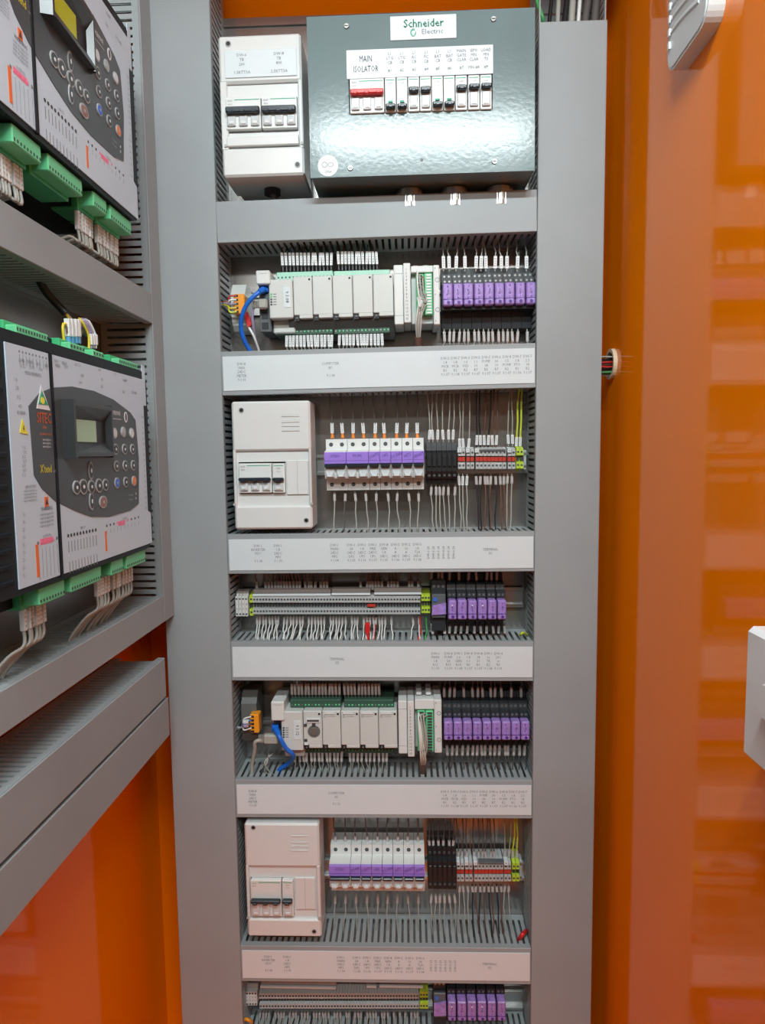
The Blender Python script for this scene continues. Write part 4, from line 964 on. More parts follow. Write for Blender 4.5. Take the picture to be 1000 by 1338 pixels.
for k, cl in enumerate(['wire_red', 'wire_white', 'wire_lilac', 'wire_yellow', 'wire_earth']):
    b = MB(); z = o[3] - (o[3] - o[2]) * (k + .5) / 5; zc = (o[2] + o[3]) / 2
    b.tube(smooth([(XL + .001, -.060, zc + .006 - k * .0012), (XL + .010, -.070, zc + .004 - k * .002), (o[0] - .006, -.074, z - .001), (o[0] + .004, -.0715, z)]), .0014, cl, 6)
    tag(b.build('signal_wire'), '%s wire from the left duct into the upper orange plug' % {'wire_red': 'red', 'wire_white': 'white', 'wire_lilac': 'lilac', 'wire_yellow': 'yellow', 'wire_earth': 'green-yellow'}[cl], 'wire', 'wires of the upper orange plug')
o = net(4, 'lower', (316, 906, 336, 975), (326.5, 934, 338.5, 958), None, True)
for k, cl in enumerate(['wire_white', 'wire_blue', 'wire_brown', 'wire_white']):
    b = MB(); z = o[3] - (o[3] - o[2]) * (k + .5) / 5; zc = (o[2] + o[3]) / 2
    b.tube(smooth([(XL + .001, -.060, zc - .010 - k * .001), (XL + .012, -.070, zc - .006), (o[0] - .009, -.074, z - .003), (o[0] + .003, -.0715, z)]), .0013, cl, 6)
    tag(b.build('signal_wire'), '%s wire from the left duct into the lower orange plug%s' % ({'wire_white': 'white', 'wire_blue': 'blue', 'wire_brown': 'brown'}[cl], ', topmost' if k == 0 else ', lowest' if k == 3 else ''), 'wire', 'wires of the lower orange plug')
for k, (u, w) in enumerate(((0, .0055), (0, -.001))):
    b = MB(); z = (o[2] + o[3]) / 2 + w; b.box(o[0] - .010, o[0] - .001, -.078, -.070, z - .0025, z + .0025, 'label_white' if k == 0 else 'wire_lilac', .0006); tag(b.build('wire_sleeve'), '%s sleeve on the wires of the lower orange plug' % ('white' if k == 0 else 'pale lilac'), 'sleeve')
# blue network cables
def cable(pts, Y, r, cl, label, boot=None):
    t = thing('network_cable', label, 'cable', AT(pts[-1][0], pts[-1][1], Y))
    P = [AT(p[0], p[1], Y + (p[2] if len(p) > 2 else 0)) for p in pts]
    b = MB(); b.tube(smooth(P), r, cl, 10); b.build('cable_sheath', t)
    if boot:
        p = P[0]; d = (P[1] - P[0]).normalized(); b = MB(); b.tube([p - d * .002, p + d * .012, p + d * .020], [.0058, .0055, .0034], cl, 8); b.box(p.x - .006, p.x + .006, p.y - .004, p.y + .010, p.z - .005, p.z + .006, cl, .001); b.build('plug', t)
cable([(346, 378, .010), (340, 381, -.004), (330, 389, -.008), (322, 399, -.008), (316.5, 412, -.006), (315, 427, 0), (318, 441, .004), (323, 452, .01), (330, 463, .016), (334, 472, .02)], -.078, .0036, 'cable_blue', 'blue network cable curving down from the upper controller head', True)
cable([(360, 951, .010), (364, 960, -.004), (368, 968, -.008), (374, 978, -.006), (383, 987, 0), (378, 997, .02), (366, 1005, .03), (359, 1018, .03)], -.078, .0038, 'cable_blue', 'blue network cable hanging from the lower controller head', True)
# grey connectors
def grey_plug(r4, Y, label):
    a = R4(*r4, Y); b = MB(); b.box(a[0], a[1], Y, Y + .012, a[2], a[3], 'wire_grey', .0022)
    for k in range(4): b.box(a[0] - .0022 * k - .002, a[0] - .0022 * k - .0008, Y + .002, Y + .010, a[2] + .002, a[3] - .002, 'wire_grey', .0004)
    tag(b.build('cable_plug'), label, 'plug')
grey_plug((337, 390, 349, 403), -.082, 'light grey plug beneath the blue network plug of the upper controller')
grey_plug((344, 961, 363, 973), -.080, 'ribbed grey plug at the foot of the lower controller head')
cable([(333, 397, 0), (330, 410, 0), (331, 425, .006), (334, 445, .02), (340, 470, .03)], -.072, .0022, 'wire_lilac', 'lilac cable running down from the grey plug, upper row')
cable([(345, 967, 0), (334, 969, -.006), (333, 980, 0), (329.5, 1000, .01), (329.5, 1012, .012)], -.072, .0032, 'wire_grey', 'thick grey cable bending down from the ribbed plug, lower row')
cable([(322, 411, 0), (324, 425, 0), (332, 440, 0), (341, 466, .02)], -.064, .0020, 'wire_white', 'thin white cable below the orange plug, upper row')
a = R4(319, 408, 329, 428, -.066); b = MB(); b.prism([(a[0], a[3] - .002), (a[0] + .007, a[3]), (a[1], a[2] + .004), (a[1] - .006, a[2])], -.068, -.060, 'red', 'y'); tag(b.build('red_connector'), 'red plug hanging between the blue cable and the upper controller head', 'plug')
b = MB(); q = AT(351, 1003, -.06)
for k in range(3): b.tube(smooth([AT(348 + k * 4, 985, -.05), AT(352 - k * 3, 996, -.065), AT(340 + k * 6, 1008, -.06), AT(352 + k * 4, 1014, -.05)]), .0014, 'wire_grey' if k else 'wire_dark', 6)
tag(b.build('wire_tangle'), 'small tangle of grey leads between lower network plug and duct', 'wire', None, 'stuff')

# cables leaving the right duct over the lid top
for k, (px, cl, r, lb) in enumerate(((729, 'wire_grey', .0036, 'grey cable coming out of the right duct top, thin left one'), (747, 'wire_grey', .0050, 'pale grey cable coming out of the right duct, middle one'), (756, 'wire_white', .0030, 'white cable beside the pale grey cable at the right duct top'), (777, 'wire_dark', .0060, 'dark grey cable at the right edge of the duct top'), (718, 'black', .0030, 'black cable at the left edge of the right duct top'), (738, 'black', .0045, 'black cable between the two grey cables at the duct top'), (765, 'wire_dark', .0055, 'thick dark cable behind the white one at the duct top'))):
    p = AT(px, 30, -.060); q = AT(px + 3 + k, -40, -.05); b = MB(); b.tube(smooth([(p.x - .002, -.050, p.z - .25), (p.x, -.060, p.z - .03), tuple(p), tuple((p + q) / 2), tuple(q), (q.x, -.04, 2.30)]), r, cl, 8)
    tag(b.build('power_cable'), lb, 'cable', 'cables in the right duct top')
b = MB(); b.tube(smooth([AT(700, -6, -.07), AT(704, 8, -.075), AT(709, 22, -.078), AT(711, 34, -.07)]), .0028, 'wire_green', 8); tag(b.build('earth_cable'), 'green cable looping into the top of the right duct', 'cable')
# loose ends seen in the corners of the ducts
b = MB(); b.tube(smooth([AT(689, 829, -.05), AT(683, 827, -.07), AT(680, 830, -.06)]), .0022, 'wire_earth', 7); tag(b.build('earth_wire'), 'yellow-green wire end at the right corner below the middle relays', 'wire')
b = MB(); b.tube(smooth([AT(688, 1216, -.05), AT(683, 1221, -.07), AT(678, 1228, -.06)]), .0036, 'red', 7); tag(b.build('power_wire'), 'red wire end in the right corner above the lowest label strip', 'wire')
b = MB(); b.tube(smooth([AT(310, 1334, -.05), AT(323, 1332, -.07), AT(329, 1336, -.06)]), .0030, 'orange_plug', 7); tag(b.build('power_wire'), 'orange wire end in the lower left corner of the column', 'wire')

# ------------------------------------------------------------------ right wall: grommet, vent, isolator
WX = .336
t = thing('cable_entry', 'cream grommet with a wire bundle through the orange wall right of the duct', 'grommet', (WX, -.035, 1.61))
cz = AX(803, 475, WX).z; cyy = -.038; b = MB()
b.disc((WX - .006, cyy, cz), .0245, .006, 'cream', 'x', n=28, rin=.0195); b.build('grommet_ring', t)
b = MB(); b.disc((WX - .0012, cyy, cz), .0195, .0008, 'black', 'x', n=24); b.build('hole_lining', t)
for k, cl in enumerate(['wire_grey', 'wire_black', 'wire_grey', 'red', 'wire_grey', 'red', 'red', 'wire_black', 'wire_grey', 'wire_green', 'wire_green', 'wire_white']):
    b = MB(); z = cz + .010 - k * .0026; yy = cyy - .010 + (k % 3) * .004; b.tube([(.300, yy, z - .001), (.318, yy - .001, z + random.uniform(-.001, .001)), (WX - .001, yy, z)], .0015, cl, 6)
    tag(b.build('field_wire'), '%s wire of the bundle between right duct and grommet, %s' % ({'wire_grey': 'grey', 'wire_black': 'black', 'red': 'red', 'wire_green': 'green', 'wire_white': 'white'}[cl], 'topmost' if k == 0 else ordn(k) + ' from top'), 'wire', 'wires in the grommet bundle')
# vent
y0, y1, z0, z1 = -.402, -.293, 1.9455, 2.155
t = thing('wall_vent', 'white louvred vent grille with rounded corners, high on the orange right wall', 'vent', (WX, (y0 + y1) / 2, z0))
def rrect(y0, y1, z0, z1, r, n=6):
    P = []
    for (cy, cz_, a0) in ((y1 - r, z1 - r, 0), (y0 + r, z1 - r, PI / 2), (y0 + r, z0 + r, PI), (y1 - r, z0 + r, 1.5 * PI)):
        for k in range(n + 1): P.append((cy + r * math.cos(a0 + PI / 2 * k / n), cz_ + r * math.sin(a0 + PI / 2 * k / n)))
    return P
b = MB(); b.prism(rrect(y0, y1, z0, z1, .020), WX - .018, WX - .0002, 'vent_white')
b.prism(rrect(y0 + .003, y1 - .003, z0 + .003, z1 - .003, .018), WX - .0195, WX - .018, 'vent_white'); b.build('frame', t)
b = MB()
for k in range(13):
    zz = z0 + .028 + k * .0145
    pts = [(y0 + .020 + (y1 - y0 - .034) * j / 8, zz + .012 * math.sin(PI * j / 8 * .5)) for j in range(9)]
    for j in range(8):
        (ya, za), (yb, zb_) = pts[j], pts[j + 1]
        b.add([(WX - .0195, ya, za), (WX - .0195, yb, zb_), (WX - .0212, yb, zb_ + .002), (WX - .0212, ya, za + .002), (WX - .0195, ya, za + .0075), (WX - .0195, yb, zb_ + .0075)], [(0, 1, 2, 3), (3, 2, 5, 4), (0, 3, 4), (1, 5, 2)], 'vent_white')
b.build('louvre', t)
b = MB()
for k in range(13): b.box(WX - .0222, WX - .0194, y1 - .0125, y1 - .0085, z0 + .026 + k * .0145, z0 + .034 + k * .0145, 'print_white')
b.build('louvre_slot', t)
# isolator box
IX = .270; y1 = AX(972, 900, IX).y; z0, z1 = 1.2525, 1.3595
t = thing('isolator_box', 'white isolator box with a round knob on the orange right wall', 'switch', (WX, y1 - .05, z0))
b = MB(); b.box(IX, WX - .0002, y1 - .104, y1, z0, z1, 'iso_white', .004); b.build('box', t)
b = MB(); c_ = AX(1001, 918, IX - .012); b.disc((IX - .0005, c_.y, c_.z), .021, .001, 'box_groove', 'x', n=28, rin=.0195); b.disc((IX, c_.y, c_.z), .0145, -.013, 'iso_white', 'x', n=28, r2=.0125); b.build('knob', t)

# ------------------------------------------------------------------ generator controllers on the left wall (lower one built, upper one copied)
FX = -.360
def fy(px, py): p = AX(px, py, FX); return (p.y, p.z)
def controller():
    t = thing('generator_controller', 'lower generator controller with a pale green display and an orange and yellow print', 'controller', ((FX + LB) / 2, -.39, 1.362), 'generator controllers')
    Y0, Y1, Z0, Z1 = -.5535, -.2285, 1.3775, 1.6035
    b = MB()
    def rr(y0, y1, z0, z1, r): return rrect(y0, y1, z0, z1, r)
    b.prism(rr(Y0 - .045, Y1 + .006, Z0 - .006, Z1 + .012, .022), FX - .030, FX - .0012, 'ctl_case')
    b.prism(rr(Y0 - .050, Y1 + .010, Z0 - .026, Z1 + .026, .045), LB + .002, FX - .030, 'ctl_black')
    b.build('case', t)
    b = MB()
    for k in range(15): b.box(FX - .006, FX + .0015, Y0 - .047, Y0 - .008, Z0 + .006 + k * .0145, Z0 + .0115 + k * .0145, 'ctl_black', .0015)
    b.build('cooling_rib', t)
    yd = -.4775
    b = MB(); b.box(FX - .0012, FX, Y0, yd - .003, Z0, Z1, 'ctl_face'); lf = b.build('side_panel', t)
    b = MB(); b.prism([(yd + .003, Z0), (Y1, Z0), (Y1, Z0 + .042), (Y1 - .010, Z0 + .046), (Y1 - .010, Z1), (yd + .003, Z1)], FX - .0012, FX, 'ctl_face'); rf = b.build('front_panel', t)
    b = MB(); b.box(FX - .0012, FX + .0012, yd - .0028, yd + .0028, Z0 - .002, Z1 + .002, 'ctl_black', .0006); b.build('divider', t)
    # slate area
    pts = [(37, 530.6), (51, 513.5), (68, 506.4), (93.7, 505), (122, 510.7), (147.6, 522), (170, 539), (176.6, 549), (181, 598.7), (181, 658), (170, 667), (142, 675.3), (119, 675.3), (99, 668), (82, 659.7), (71, 654), (54, 638), (44, 621)]
    P = [fy(*p) for p in pts]
    def clip(P, yc, keep):
        out = []
        for i in range(len(P)):
            a, c = P[i], P[(i + 1) % len(P)]; ia, ic = (a[0] > yc) == keep, (c[0] > yc) == keep
            if ia: out.append(a)
            if ia != ic: f_ = (yc - a[0]) / (c[0] - a[0]); out.append((yc, a[1] + f_ * (c[1] - a[1])))
        return out
    b = MB(); b.prism(clip(P, yd + .0031, True), FX, FX + .0006, 'ctl_slate'); b.build('keypad_area', rf)
    b = MB(); b.prism(clip(P, yd - .0031, False), FX, FX + .0006, 'ctl_slate'); b.build('brand_area', lf)
    # display bezel (raised, opening with the display set back)
    ya, zt = fy(78.5, 522); yb, zb = fy(142.5, 598); zt = max(zt, fy(140, 536)[1]); 
    zt = fy(84, 522)[1]
    fr = .006; X1 = FX + .012
    b = MB()
    b.prism([(FX, ya), (X1, ya + .004), (X1, ya + .008), (FX + .0008, ya + .014)], zb, zt, 'ctl_bezel', 'z')
    b.prism([(FX, yb), (X1 - .004, yb - .002), (X1 - .004, yb - .005), (FX + .0008, yb - .009)], zb, zt, 'ctl_bezel', 'z')
    b.add([(FX, ya, zt), (FX, yb, zt), (X1, ya + .004, zt - .002), (X1 - .004, yb - .002, zt - .002), (X1, ya + .008, zt - .006), (X1 - .004, yb - .005, zt - .006), (FX + .0008, ya + .014, zt - .020), (FX + .0008, yb - .009, zt - .020)], [(0, 1, 3, 2), (2, 3, 5, 4), (4, 5, 7, 6)], 'ctl_bezel')
    b.add([(FX, ya, zb), (FX, yb, zb), (X1, ya + .004, zb + .002), (X1 - .004, yb - .002, zb + .002), (X1, ya + .008, zb + .006), (X1 - .004, yb - .005, zb + .006), (FX + .0008, ya + .014, zb + .018), (FX + .0008, yb - .009, zb + .018)], [(0, 1, 3, 2), (2, 3, 5, 4), (4, 5, 7, 6)], 'ctl_bezel')
    b.box(FX + .0004, FX + .0010, ya + .012, yb - .008, zb + .016, zt - .018, 'black')
    bz = b.build('display_bezel', rf)
    b = MB(); la = (ya + .0145, yb - .034, zb + .018, zt - .0195); b.box(FX + .0006, FX + .0018, la[0], la[1], la[2], la[3], 'lcd'); b.build('display', bz)
    # the case sides are open behind the bezel only visually: keep the recess clear
    # keys
    def key(px, py, r, cm, sa=1., nm='button'):
        y, z = fy(px, py); b = MB(); b.disc((FX + .0006, y, z), r, .0012, 'key_rim', 'x', n=18, sa=sa); b.disc((FX + .0018, y, z), r * .78, .0004, cm, 'x', n=18, sa=1 + (sa - 1) * 1.05)
        if cm != 'key_white': b.disc((FX + .0022, y, z), r * .26, .0003, 'print_white' if cm in ('key_dark',) else 'key_rim', 'x', n=6, sa=sa)
        b.build(nm, rf)
    for row_ in (((148.5, 566, 'key_white'), (160, 564.5, 'key_rim'), (170.8, 566, 'key_white')), ((149.8, 587, 'key_dark'), (161.5, 587, 'key_dark'), (172, 587, 'key_dark')), ((151, 609, 'key_dark'), (162.5, 608.5, 'key_dark'), (173, 608, 'key_dark')), ((151.8, 631, 'key_blue'), (163.3, 630, 'key_dark'), (174, 628.5, 'key_orange'))):
        for px, py, cm in row_: key(px, py, .0068, cm, 1.0)
    for px, py, r in ((98.5, 637, .0078), (107.5, 636, .0088), (118, 636, .0078), (128, 634.5, .0084), (136.5, 633.5, .0072)): key(px, py, r, 'key_dark', 1.0, 'arrow_button')
    key(117.2, 615, .0052, 'key_dark', 2.0, 'arrow_button'); key(118.2, 655, .0052, 'key_dark', 2.0, 'arrow_button'); key(133.5, 656, .0098, 'key_brown', .76)
    # printing on the slate and on the grey
    def tx(b, s, size, px, py, m_, sx=1., rot=0., dx=.0010):
        y, z = fy(px, py); b.text(s, size, (FX + dx, y, z), m_, 'yz', sx, rot)
    b = MB(); tx(b, 'MERIMARE', .0075, 151.5, 540, 'print_white', .62); y, z = fy(152, 547.5); b.box(FX + .0006, FX + .0009, y - .014, y + .013, z - .0006, z + .0006, 'key_rim')
    y, z = fy(163.7, 545); b.disc((FX + .0006, y, z), .0052, .0003, 'print_white', 'x', n=18, sa=1.3); b.disc((FX + .0009, y, z), .0026, .0002, 'ctl_slate', 'x', n=12, sa=2.)
    for px, py in ((177, 645), (177, 651)): y, z = fy(px, py); b.box(FX + .0006, FX + .001, y - .0012, y + .0012, z - .0014, z + .0014, 'key_rim')
    tx(b, 'Comms', .0045, 170, 646.5, 'key_rim'); tx(b, 'Power', .0045, 170, 652.5, 'key_rim')
    b.build('printed_text', rf)
    b = MB()
    tx(b, 'SITEC', .0150, 56.5, 547, 'print_orange', .70); tx(b, 'SITEC', .0150, 56.7, 546.8, 'print_orange', .70); tx(b, 'site', .0055, 57, 558, 'print_orange'); tx(b, 'for total site solutions', .0040, 58.5, 567, 'print_orange', .62)
    for k in range(3): tx(b, 'www telephone', .0036, 60, 574.5 + k * 4.5, 'print_white', .65)
    tx(b, "X'tend", .0115, 59, 613, 'print_yellow', .68); tx(b, "X'tend", .0115, 59.2, 613, 'print_yellow', .68); tx(b, 'v100', .0048, 71, 615.5, 'key_rim', .8)
    b.build('printed_text', lf)
    # triangle stickers
    b = MB(); c = [fy(52.5, 503), fy(64.5, 536.5), fy(46.8, 533.5)]; b.prism(c, FX + .0006, FX + .0010, 'print_white')
    g0 = [fy(53, 510.5), fy(61.5, 529.5), fy(48.8, 528)]; b.prism(g0, FX + .0010, FX + .0013, 'print_green'); y, z = fy(54, 523.5); b.disc((FX + .0013, y, z), .0036, .0003, 'print_yellow', 'x', n=10); b.build('triangle_sticker', lf)
    b = MB(); b.prism([fy(28.5, 547.5), fy(36, 567.5), fy(25.3, 565.5)], FX + .0002, FX + .0006, 'print_yellow'); y, z = fy(30, 560); b.text('4', .009, (FX + .0009, y, z), 'ink', 'yz', .7); b.build('warning_sticker', lf)
    b = MB(); y, z = fy(60.5, 655.5); b.box(FX, FX + .0004, y - .0036, y + .0036, z - .0048, z + .0048, 'print_orange'); b.prism([(y, z + .0036), (y + .0026, z - .0028), (y - .0026, z - .0028)], FX + .0004, FX + .0006, 'ink'); b.build('warning_sticker', lf)
    # fine print: short words, terminal dots and leader lines
    b = MB()
    for k in range(9): 
        y, z = fy(25 + k * 4.4, 459 + k * 1.15); b.disc((FX, y, z), .0012, .0002, 'ink_pale', 'x', n=6); b.box(FX, FX + .0002, y - .0002, y + .0002, z - .012, z - .003, 'ink_pale')
    for s_, px, py in (('LOAD', 28, 471), ('MAINS', 39, 473), ('BUS', 50, 476), ('GEN', 60, 478), ('L1 L2', 29, 478), ('L3 N', 41, 480), ('V A', 53, 483), ('MEASUREMENTS', 43, 489), ('1 A', 20, 496), ('2 B', 22, 507), ('3 C', 24, 519), ('4 D', 26, 531), ('BUSBAR', 27.5, 539.5)): tx(b, s_, .0048, px, py, 'ink_pale', .8, dx=.0004)
    b.build('terminal_print', lf); b = MB()
    for k in range(7): tx(b, random.choice(['R 12', 'U 31', 'C 05', 'B 07']), .0044, 31 + (k % 2), 585 + k * 6, 'ink_pale', .7, dx=.0004)
    tx(b, 'IMPORTANT', .0042, 40, 636, 'ink_pale', .8, dx=.0004)
    for k in range(4): tx(b, 'read the manual before use', .0036, 39.5, 641 + k * 4.2, 'ink_pale', .56, dx=.0004)
    tx(b, 'WARNING', .0056, 61, 664.5, 'ink', .8, dx=.0004)
    for k in range(4): tx(b, 'isolate all supplies first', .0042, 61, 671 + k * 5, 'ink_pale', .66, dx=.0004)
    for k in range(9): tx(b, random.choice(['12 -', '13 -', '21 -', '22 -']), .0042, 31.5, 672 + k * 10, 'ink_pale', .8, dx=.0004)
    b.build('fine_print', lf); b = MB()
    tx(b, 'OUTPUTS', .0042, 61, 700, 'ink_pale', .8, dx=.0004); tx(b, 'INPUTS', .0042, 108, 689.5, 'ink_pale', .8, dx=.0004); tx(b, 'DIGITAL', .0042, 163, 677.5, 'ink_pale', .8, dx=.0004)
    for k in range(6):
        y, z = fy(49.5 + k * 4.9, 709.5 - k * 1.3); b.disc((FX, y, z), .0018, .0003, 'print_pink' if 0 < k < 5 else 'ink_pale', 'x', n=8); b.box(FX, FX + .0002, y - .0002, y + .0002, z - .036, z - .006, 'ink_pale')
    y, z = fy(61, 706.5); b.box(FX, FX + .0001, y - .012, y + .012, z - .003, z + .003, 'print_pink')
    b.build('terminal_print', lf); b = MB()
    y, z = fy(49, 730); b.box(FX, FX + .0003, y - .0025, y + .0025, z - .018, z + .014, 'print_orange')
    b.build('orange_mark', lf)
    b = MB()
    for k in range(10):
        y, z = fy(89 + k * 4.0, 700 - k * .85); b.disc((FX, y, z), .0020, .0003, 'ink', 'x', n=8); 
        for j in range(2): b.box(FX, FX + .0002, y - .0006, y + .0006, z - .018 - j * .022, z - .006 - j * .022, 'ink_pale')
    for k in range(10):
        y, z = fy(139.5 + k * 4.6, 687 - k * 1.25); b.disc((FX, y, z), .0016, .0003, 'print_pink' if 2 < k < 7 else 'ink', 'x', n=8); b.box(FX, FX + .0002, y - .0002, y + .0002, z - .010, z - .005, 'ink_pale')
    y, z = fy(159, 683.5); b.box(FX, FX + .0001, y - .010, y + .010, z - .0028, z + .0028, 'print_pink')
    b.build('terminal_print', rf); b = MB()
    y, z = fy(138.5, 706); b.box(FX, FX + .0003, y - .0022, y + .0022, z - .013, z + .011, 'print_orange'); b.build('orange_mark', rf); b = MB()
    for s_, px, py in (('GOV', 73, 472), ('SPEED', 75, 478), ('RELAY', 84, 475), ('OUT', 86, 480), ('A B C D', 101, 477), ('AVR', 107, 491), ('24 V', 105, 500), ('MPU', 130, 484), ('OK', 133, 496), ('LED', 133, 505), ('1 2 3', 150, 489), ('ALARM', 163, 497), ('CAN', 161, 512), ('ECU LINK', 175, 513)): tx(b, s_, .0048, px, py, 'ink_pale', .8, dx=.0004)
    for k in range(18): tx(b, random.choice(['41 A', '42 B', '53 N', '64']), .0042, 186 + k * .28, 545 + k * 7, 'ink_pale', .8, dx=.0004)
    b.build('fine_print', rf)
    # side clip on the right edge
    b = MB(); y, z = fy(190, 530); b.box(FX - .012, FX - .002, Y1 - .006, Y1 + .004, z - .045, z + .03, 'ctl_case', .002); b.box(FX - .002, FX - .001, Y1 - .008, Y1 + .002, z + .0, z + .055, 'ctl_face'); b.build('side_clip', t)
    # green plugs
    tops = ((-.514, -.455, 12), (-.411, -.376, 5), (-.356, -.327, 4), (-.284, -.220, 10)); bots = ((-.513, -.463, 9), (-.450, -.377, 13), (-.350, -.315, 7), (-.305, -.241, 10))
    for lst, za, zb_, up in ((tops, 1.6125, 1.6265, True), (bots, 1.3525, 1.3705, False)):
        for (ya_, yb_, n) in lst:
            b = MB()
            XF = FX - (.012 if up else .005)
            b.box(FX - .050, XF, ya_, yb_, za, zb_, 'plug_light', .0012)
            b.box(FX - .055, FX - .022, ya_ - .004, yb_ + .002, za - (.0 if up else .004), zb_ + (.004 if up else 0), 'plug_green', .001)
            pb = b.build('green_plug', t)
            b = MB(); w = (yb_ - ya_) / n
            for k in range(n): b.box(XF - .0001, XF + .0003, ya_ + w * (k + .3), ya_ + w * (k + .7), za + .0085 if up else za + .0028, za + .0115 if up else za + .0056, 'ink')
            b.build('terminal_opening', pb)
    return t, bz
ctl, bz = controller()
WORLD[ctl.name] = Vector(ctl.location)
up_ = copy_tree(ctl, ctl.location + Vector((0, .0, .4405)), 'upper generator controller with an olive lit display, cut by the top edge')
for ch in up_.children_recursive:
    if ch.name.startswith('display_bezel'):
        pass
# depth-4 leaves (display inside bezel) follow as their own sub-part: re-parent to stay three levels deep
for o in list(bpy.data.objects):
    if o.name.startswith('display') and not o.name.startswith('display_bezel'): disp = o
disp.parent = bz.parent; 
for o in list(bpy.data.objects):
    if o.name.startswith('display_bezel') and o is not bz:
        d2 = disp.copy(); d2.data = disp.data.copy(); d2.data.materials[0] = M['lcd_lit']; C.objects.link(d2); d2.parent = o.parent

# grey wires of the controllers' lower plugs
def side_wires(lst, z_top, z_duct, who, group, yend=0.):
    n = len(lst)
    for i, y in enumerate(lst):
        X = FX - .026; s_ = random.uniform(-.003, .003)
        t = thing('control_wire', 'grey wire with white marker under the %s controller, %s' % (who, ordn(i) + (' from left' if i else '')), 'wire', (X, y, z_duct), group)
        ym = y + s_; d = yend + random.uniform(-.006, .004)
        pts = smooth([(X, y, z_top), (X, ym, z_top - .008), (X, ym, z_top - .026), (X + .002, ym + d * .15, z_top - .042), (X - .006, ym + d * .6, (z_top + z_duct) / 2 - .012), (X - .020, ym + d, z_duct + .004), (X - .024, ym + d, z_duct - .012)])
        b = MB(); b.tube(pts, .0018, 'wire_grey', 7); b.build('wire_core', t)
        b = MB(); b.box(X - .0026, X + .0030, ym - .0026, ym + .0026, z_top - .028, z_top - .006, 'marker', .0006)
        for j in range(4): b.box(X + .0030, X + .0032, ym - .0013, ym + .0013, z_top - .0105 - j * .0045, z_top - .0085 - j * .0045, 'marker_ink')
        b.build('wire_marker', t)
def lin(a, c, n): return [a + (c - a) * i / (n - 1) for i in range(n)]
side_wires(lin(-.508, -.470, 6) + lin(-.346, -.319, 5) + lin(-.301, -.246, 7), 1.354, 1.279, 'lower', 'wires under the lower controller', -.035)
side_wires([-.518] + lin(-.508, -.466, 7) + lin(-.347, -.318, 6) + lin(-.302, -.244, 9), 1.354 + .4405, 1.7425, 'upper', 'wires under the upper controller', -.012)
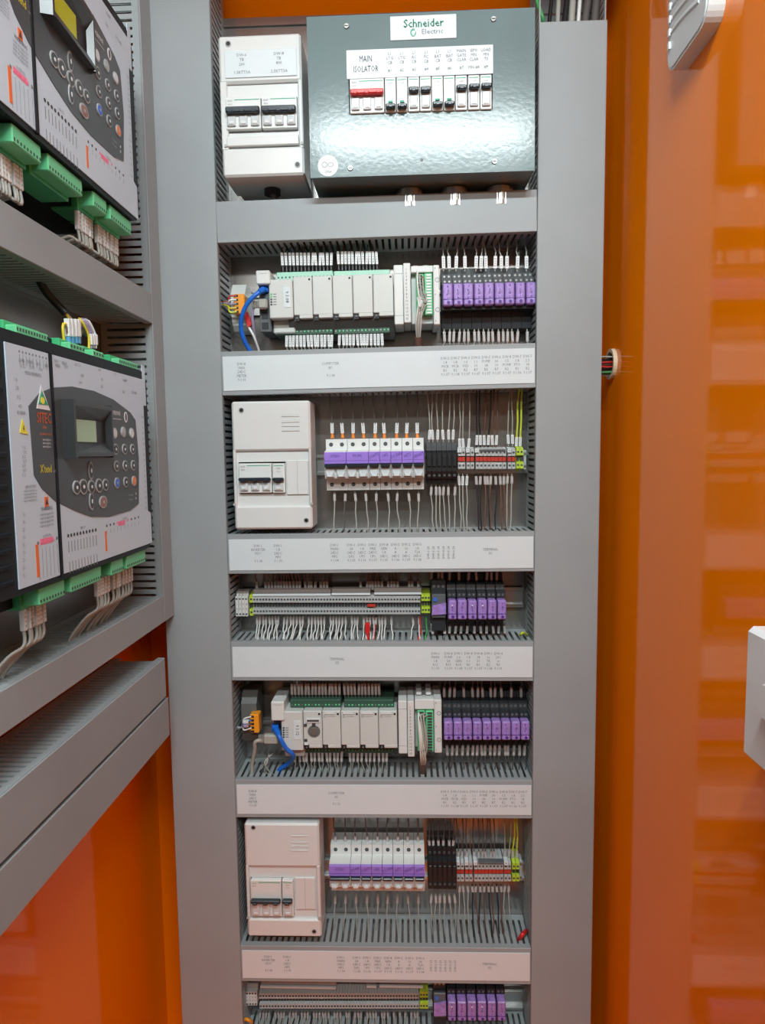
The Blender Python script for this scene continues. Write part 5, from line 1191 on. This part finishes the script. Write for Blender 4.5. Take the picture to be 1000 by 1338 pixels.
# cable entering the lower controller from the duct above
def side_cable(pts, r, cm, name, label, cat, group=None):
    b = MB(); b.tube(smooth(pts), r, cm, 8); return tag(b.build(name), label, cat, group)
P1 = AX(72, 385, -.415); ys = P1.y; zz = 1.700
side_cable([(-.425, ys - .03, zz + .02), (-.422, ys - .012, zz - .004), (-.415, ys, zz - .018), (-.405, ys + .004, zz - .030)], .0048, 'wire_black', 'power_cable', 'black cable dropping from the duct onto the lower controller', 'cable')
for k, (px, cm, w) in enumerate(((83, 'wire_yellow', 'yellow'), (88.5, 'wire_brown', 'brown'), (93, 'wire_brown', 'brown'), (98, 'wire_white', 'white'), (101.5, 'wire_brown', 'brown'))):
    e_ = AX(px + 1, 447, -.384)
    b = MB(); b.tube(smooth([(-.408, ys + .004, zz - .026), (-.400, ys + .010 + k * .002, zz - .042), (-.388, (ys + e_.y) / 2 + .012, (zz - .03 + e_.z) / 2), (-.384, e_.y, e_.z + .020), (-.384, e_.y, e_.z)]), .0016, cm, 6); tag(b.build('signal_wire'), '%s wire fanning into the blue-tipped sleeves of the lower controller, %s' % (w, ordn(k) + (' from left' if k else '')), 'wire', 'wires fanning into the lower controller')
    if k:
        b = MB(); b.box(-.387, -.381, e_.y - .0028, e_.y + .0028, e_.z + .006, e_.z + .026, 'marker', .0005); b.box(-.3865, -.3815, e_.y - .0024, e_.y + .0024, e_.z - .002, e_.z + .006, 'led_blue', .0005); tag(b.build('wire_sleeve'), 'white sleeve with a blue tip above the lower controller, %s' % ordn(k - 1), 'sleeve', 'blue-tipped wire sleeves')
for k, (px, cm, w) in enumerate(((116, 'wire_yellow', 'yellow'), (119, 'wire_lilac', 'lilac'), (122, 'wire_lilac', 'lilac'), (125, 'wire_white', 'white'))):
    e_ = AX(px, 452, -.384)
    b = MB(); b.tube(smooth([(-.408, ys + .006, zz - .026), (-.400, ys + .030 + k * .004, zz - .050), (-.388, e_.y - .012, e_.z + .030), (-.384, e_.y, e_.z + .014), (-.384, e_.y, e_.z - .003)]), .0016, cm, 6); tag(b.build('signal_wire'), '%s wire arching to the short sleeves of the lower controller, %s' % (w, ordn(k) + (' from left' if k else '')), 'wire', 'wires arching over the lower controller')
    if k:
        b = MB(); b.box(-.3865, -.3815, e_.y - .0022, e_.y + .0022, e_.z + .001, e_.z + .014, 'marker', .0005); tag(b.build('wire_sleeve'), 'short white sleeve right of the blue-tipped ones, %s' % ordn(k - 1), 'sleeve', 'short wire sleeves')

# ------------------------------------------------------------------ light
w = bpy.data.worlds.new('room'); S.world = w; w.use_nodes = True
w.node_tree.nodes['Background'].inputs['Color'].default_value = (.75, .85, .9, 1); w.node_tree.nodes['Background'].inputs['Strength'].default_value = .3
def area(name, loc, rot, sx, sy, power, col_=(1, 1, 1)):
    l = bpy.data.lights.new(name, 'AREA'); l.shape = 'RECTANGLE'; l.size = sx; l.size_y = sy; l.energy = power; l.color = col_
    o = bpy.data.objects.new(name, l); C.objects.link(o); o.location = loc; o.rotation_euler = rot; return o
area('tube_light', (.055, -1.28, 2.473), (math.radians(30), 0, 0), .67, .04, 15.5, (.86, .98, 1))
area('fill_light', (0, -2.2, 2.54), (math.radians(25), 0, 0), 2.6, .16, 30, (.95, 1, .98))  # added unseen fill behind the camera, evens brightness down the column
S.view_settings.view_transform = 'Standard'; S.view_settings.look = 'None'; S.view_settings.gamma = 1; S.view_settings.use_curve_mapping = False
S.view_settings.exposure = .13
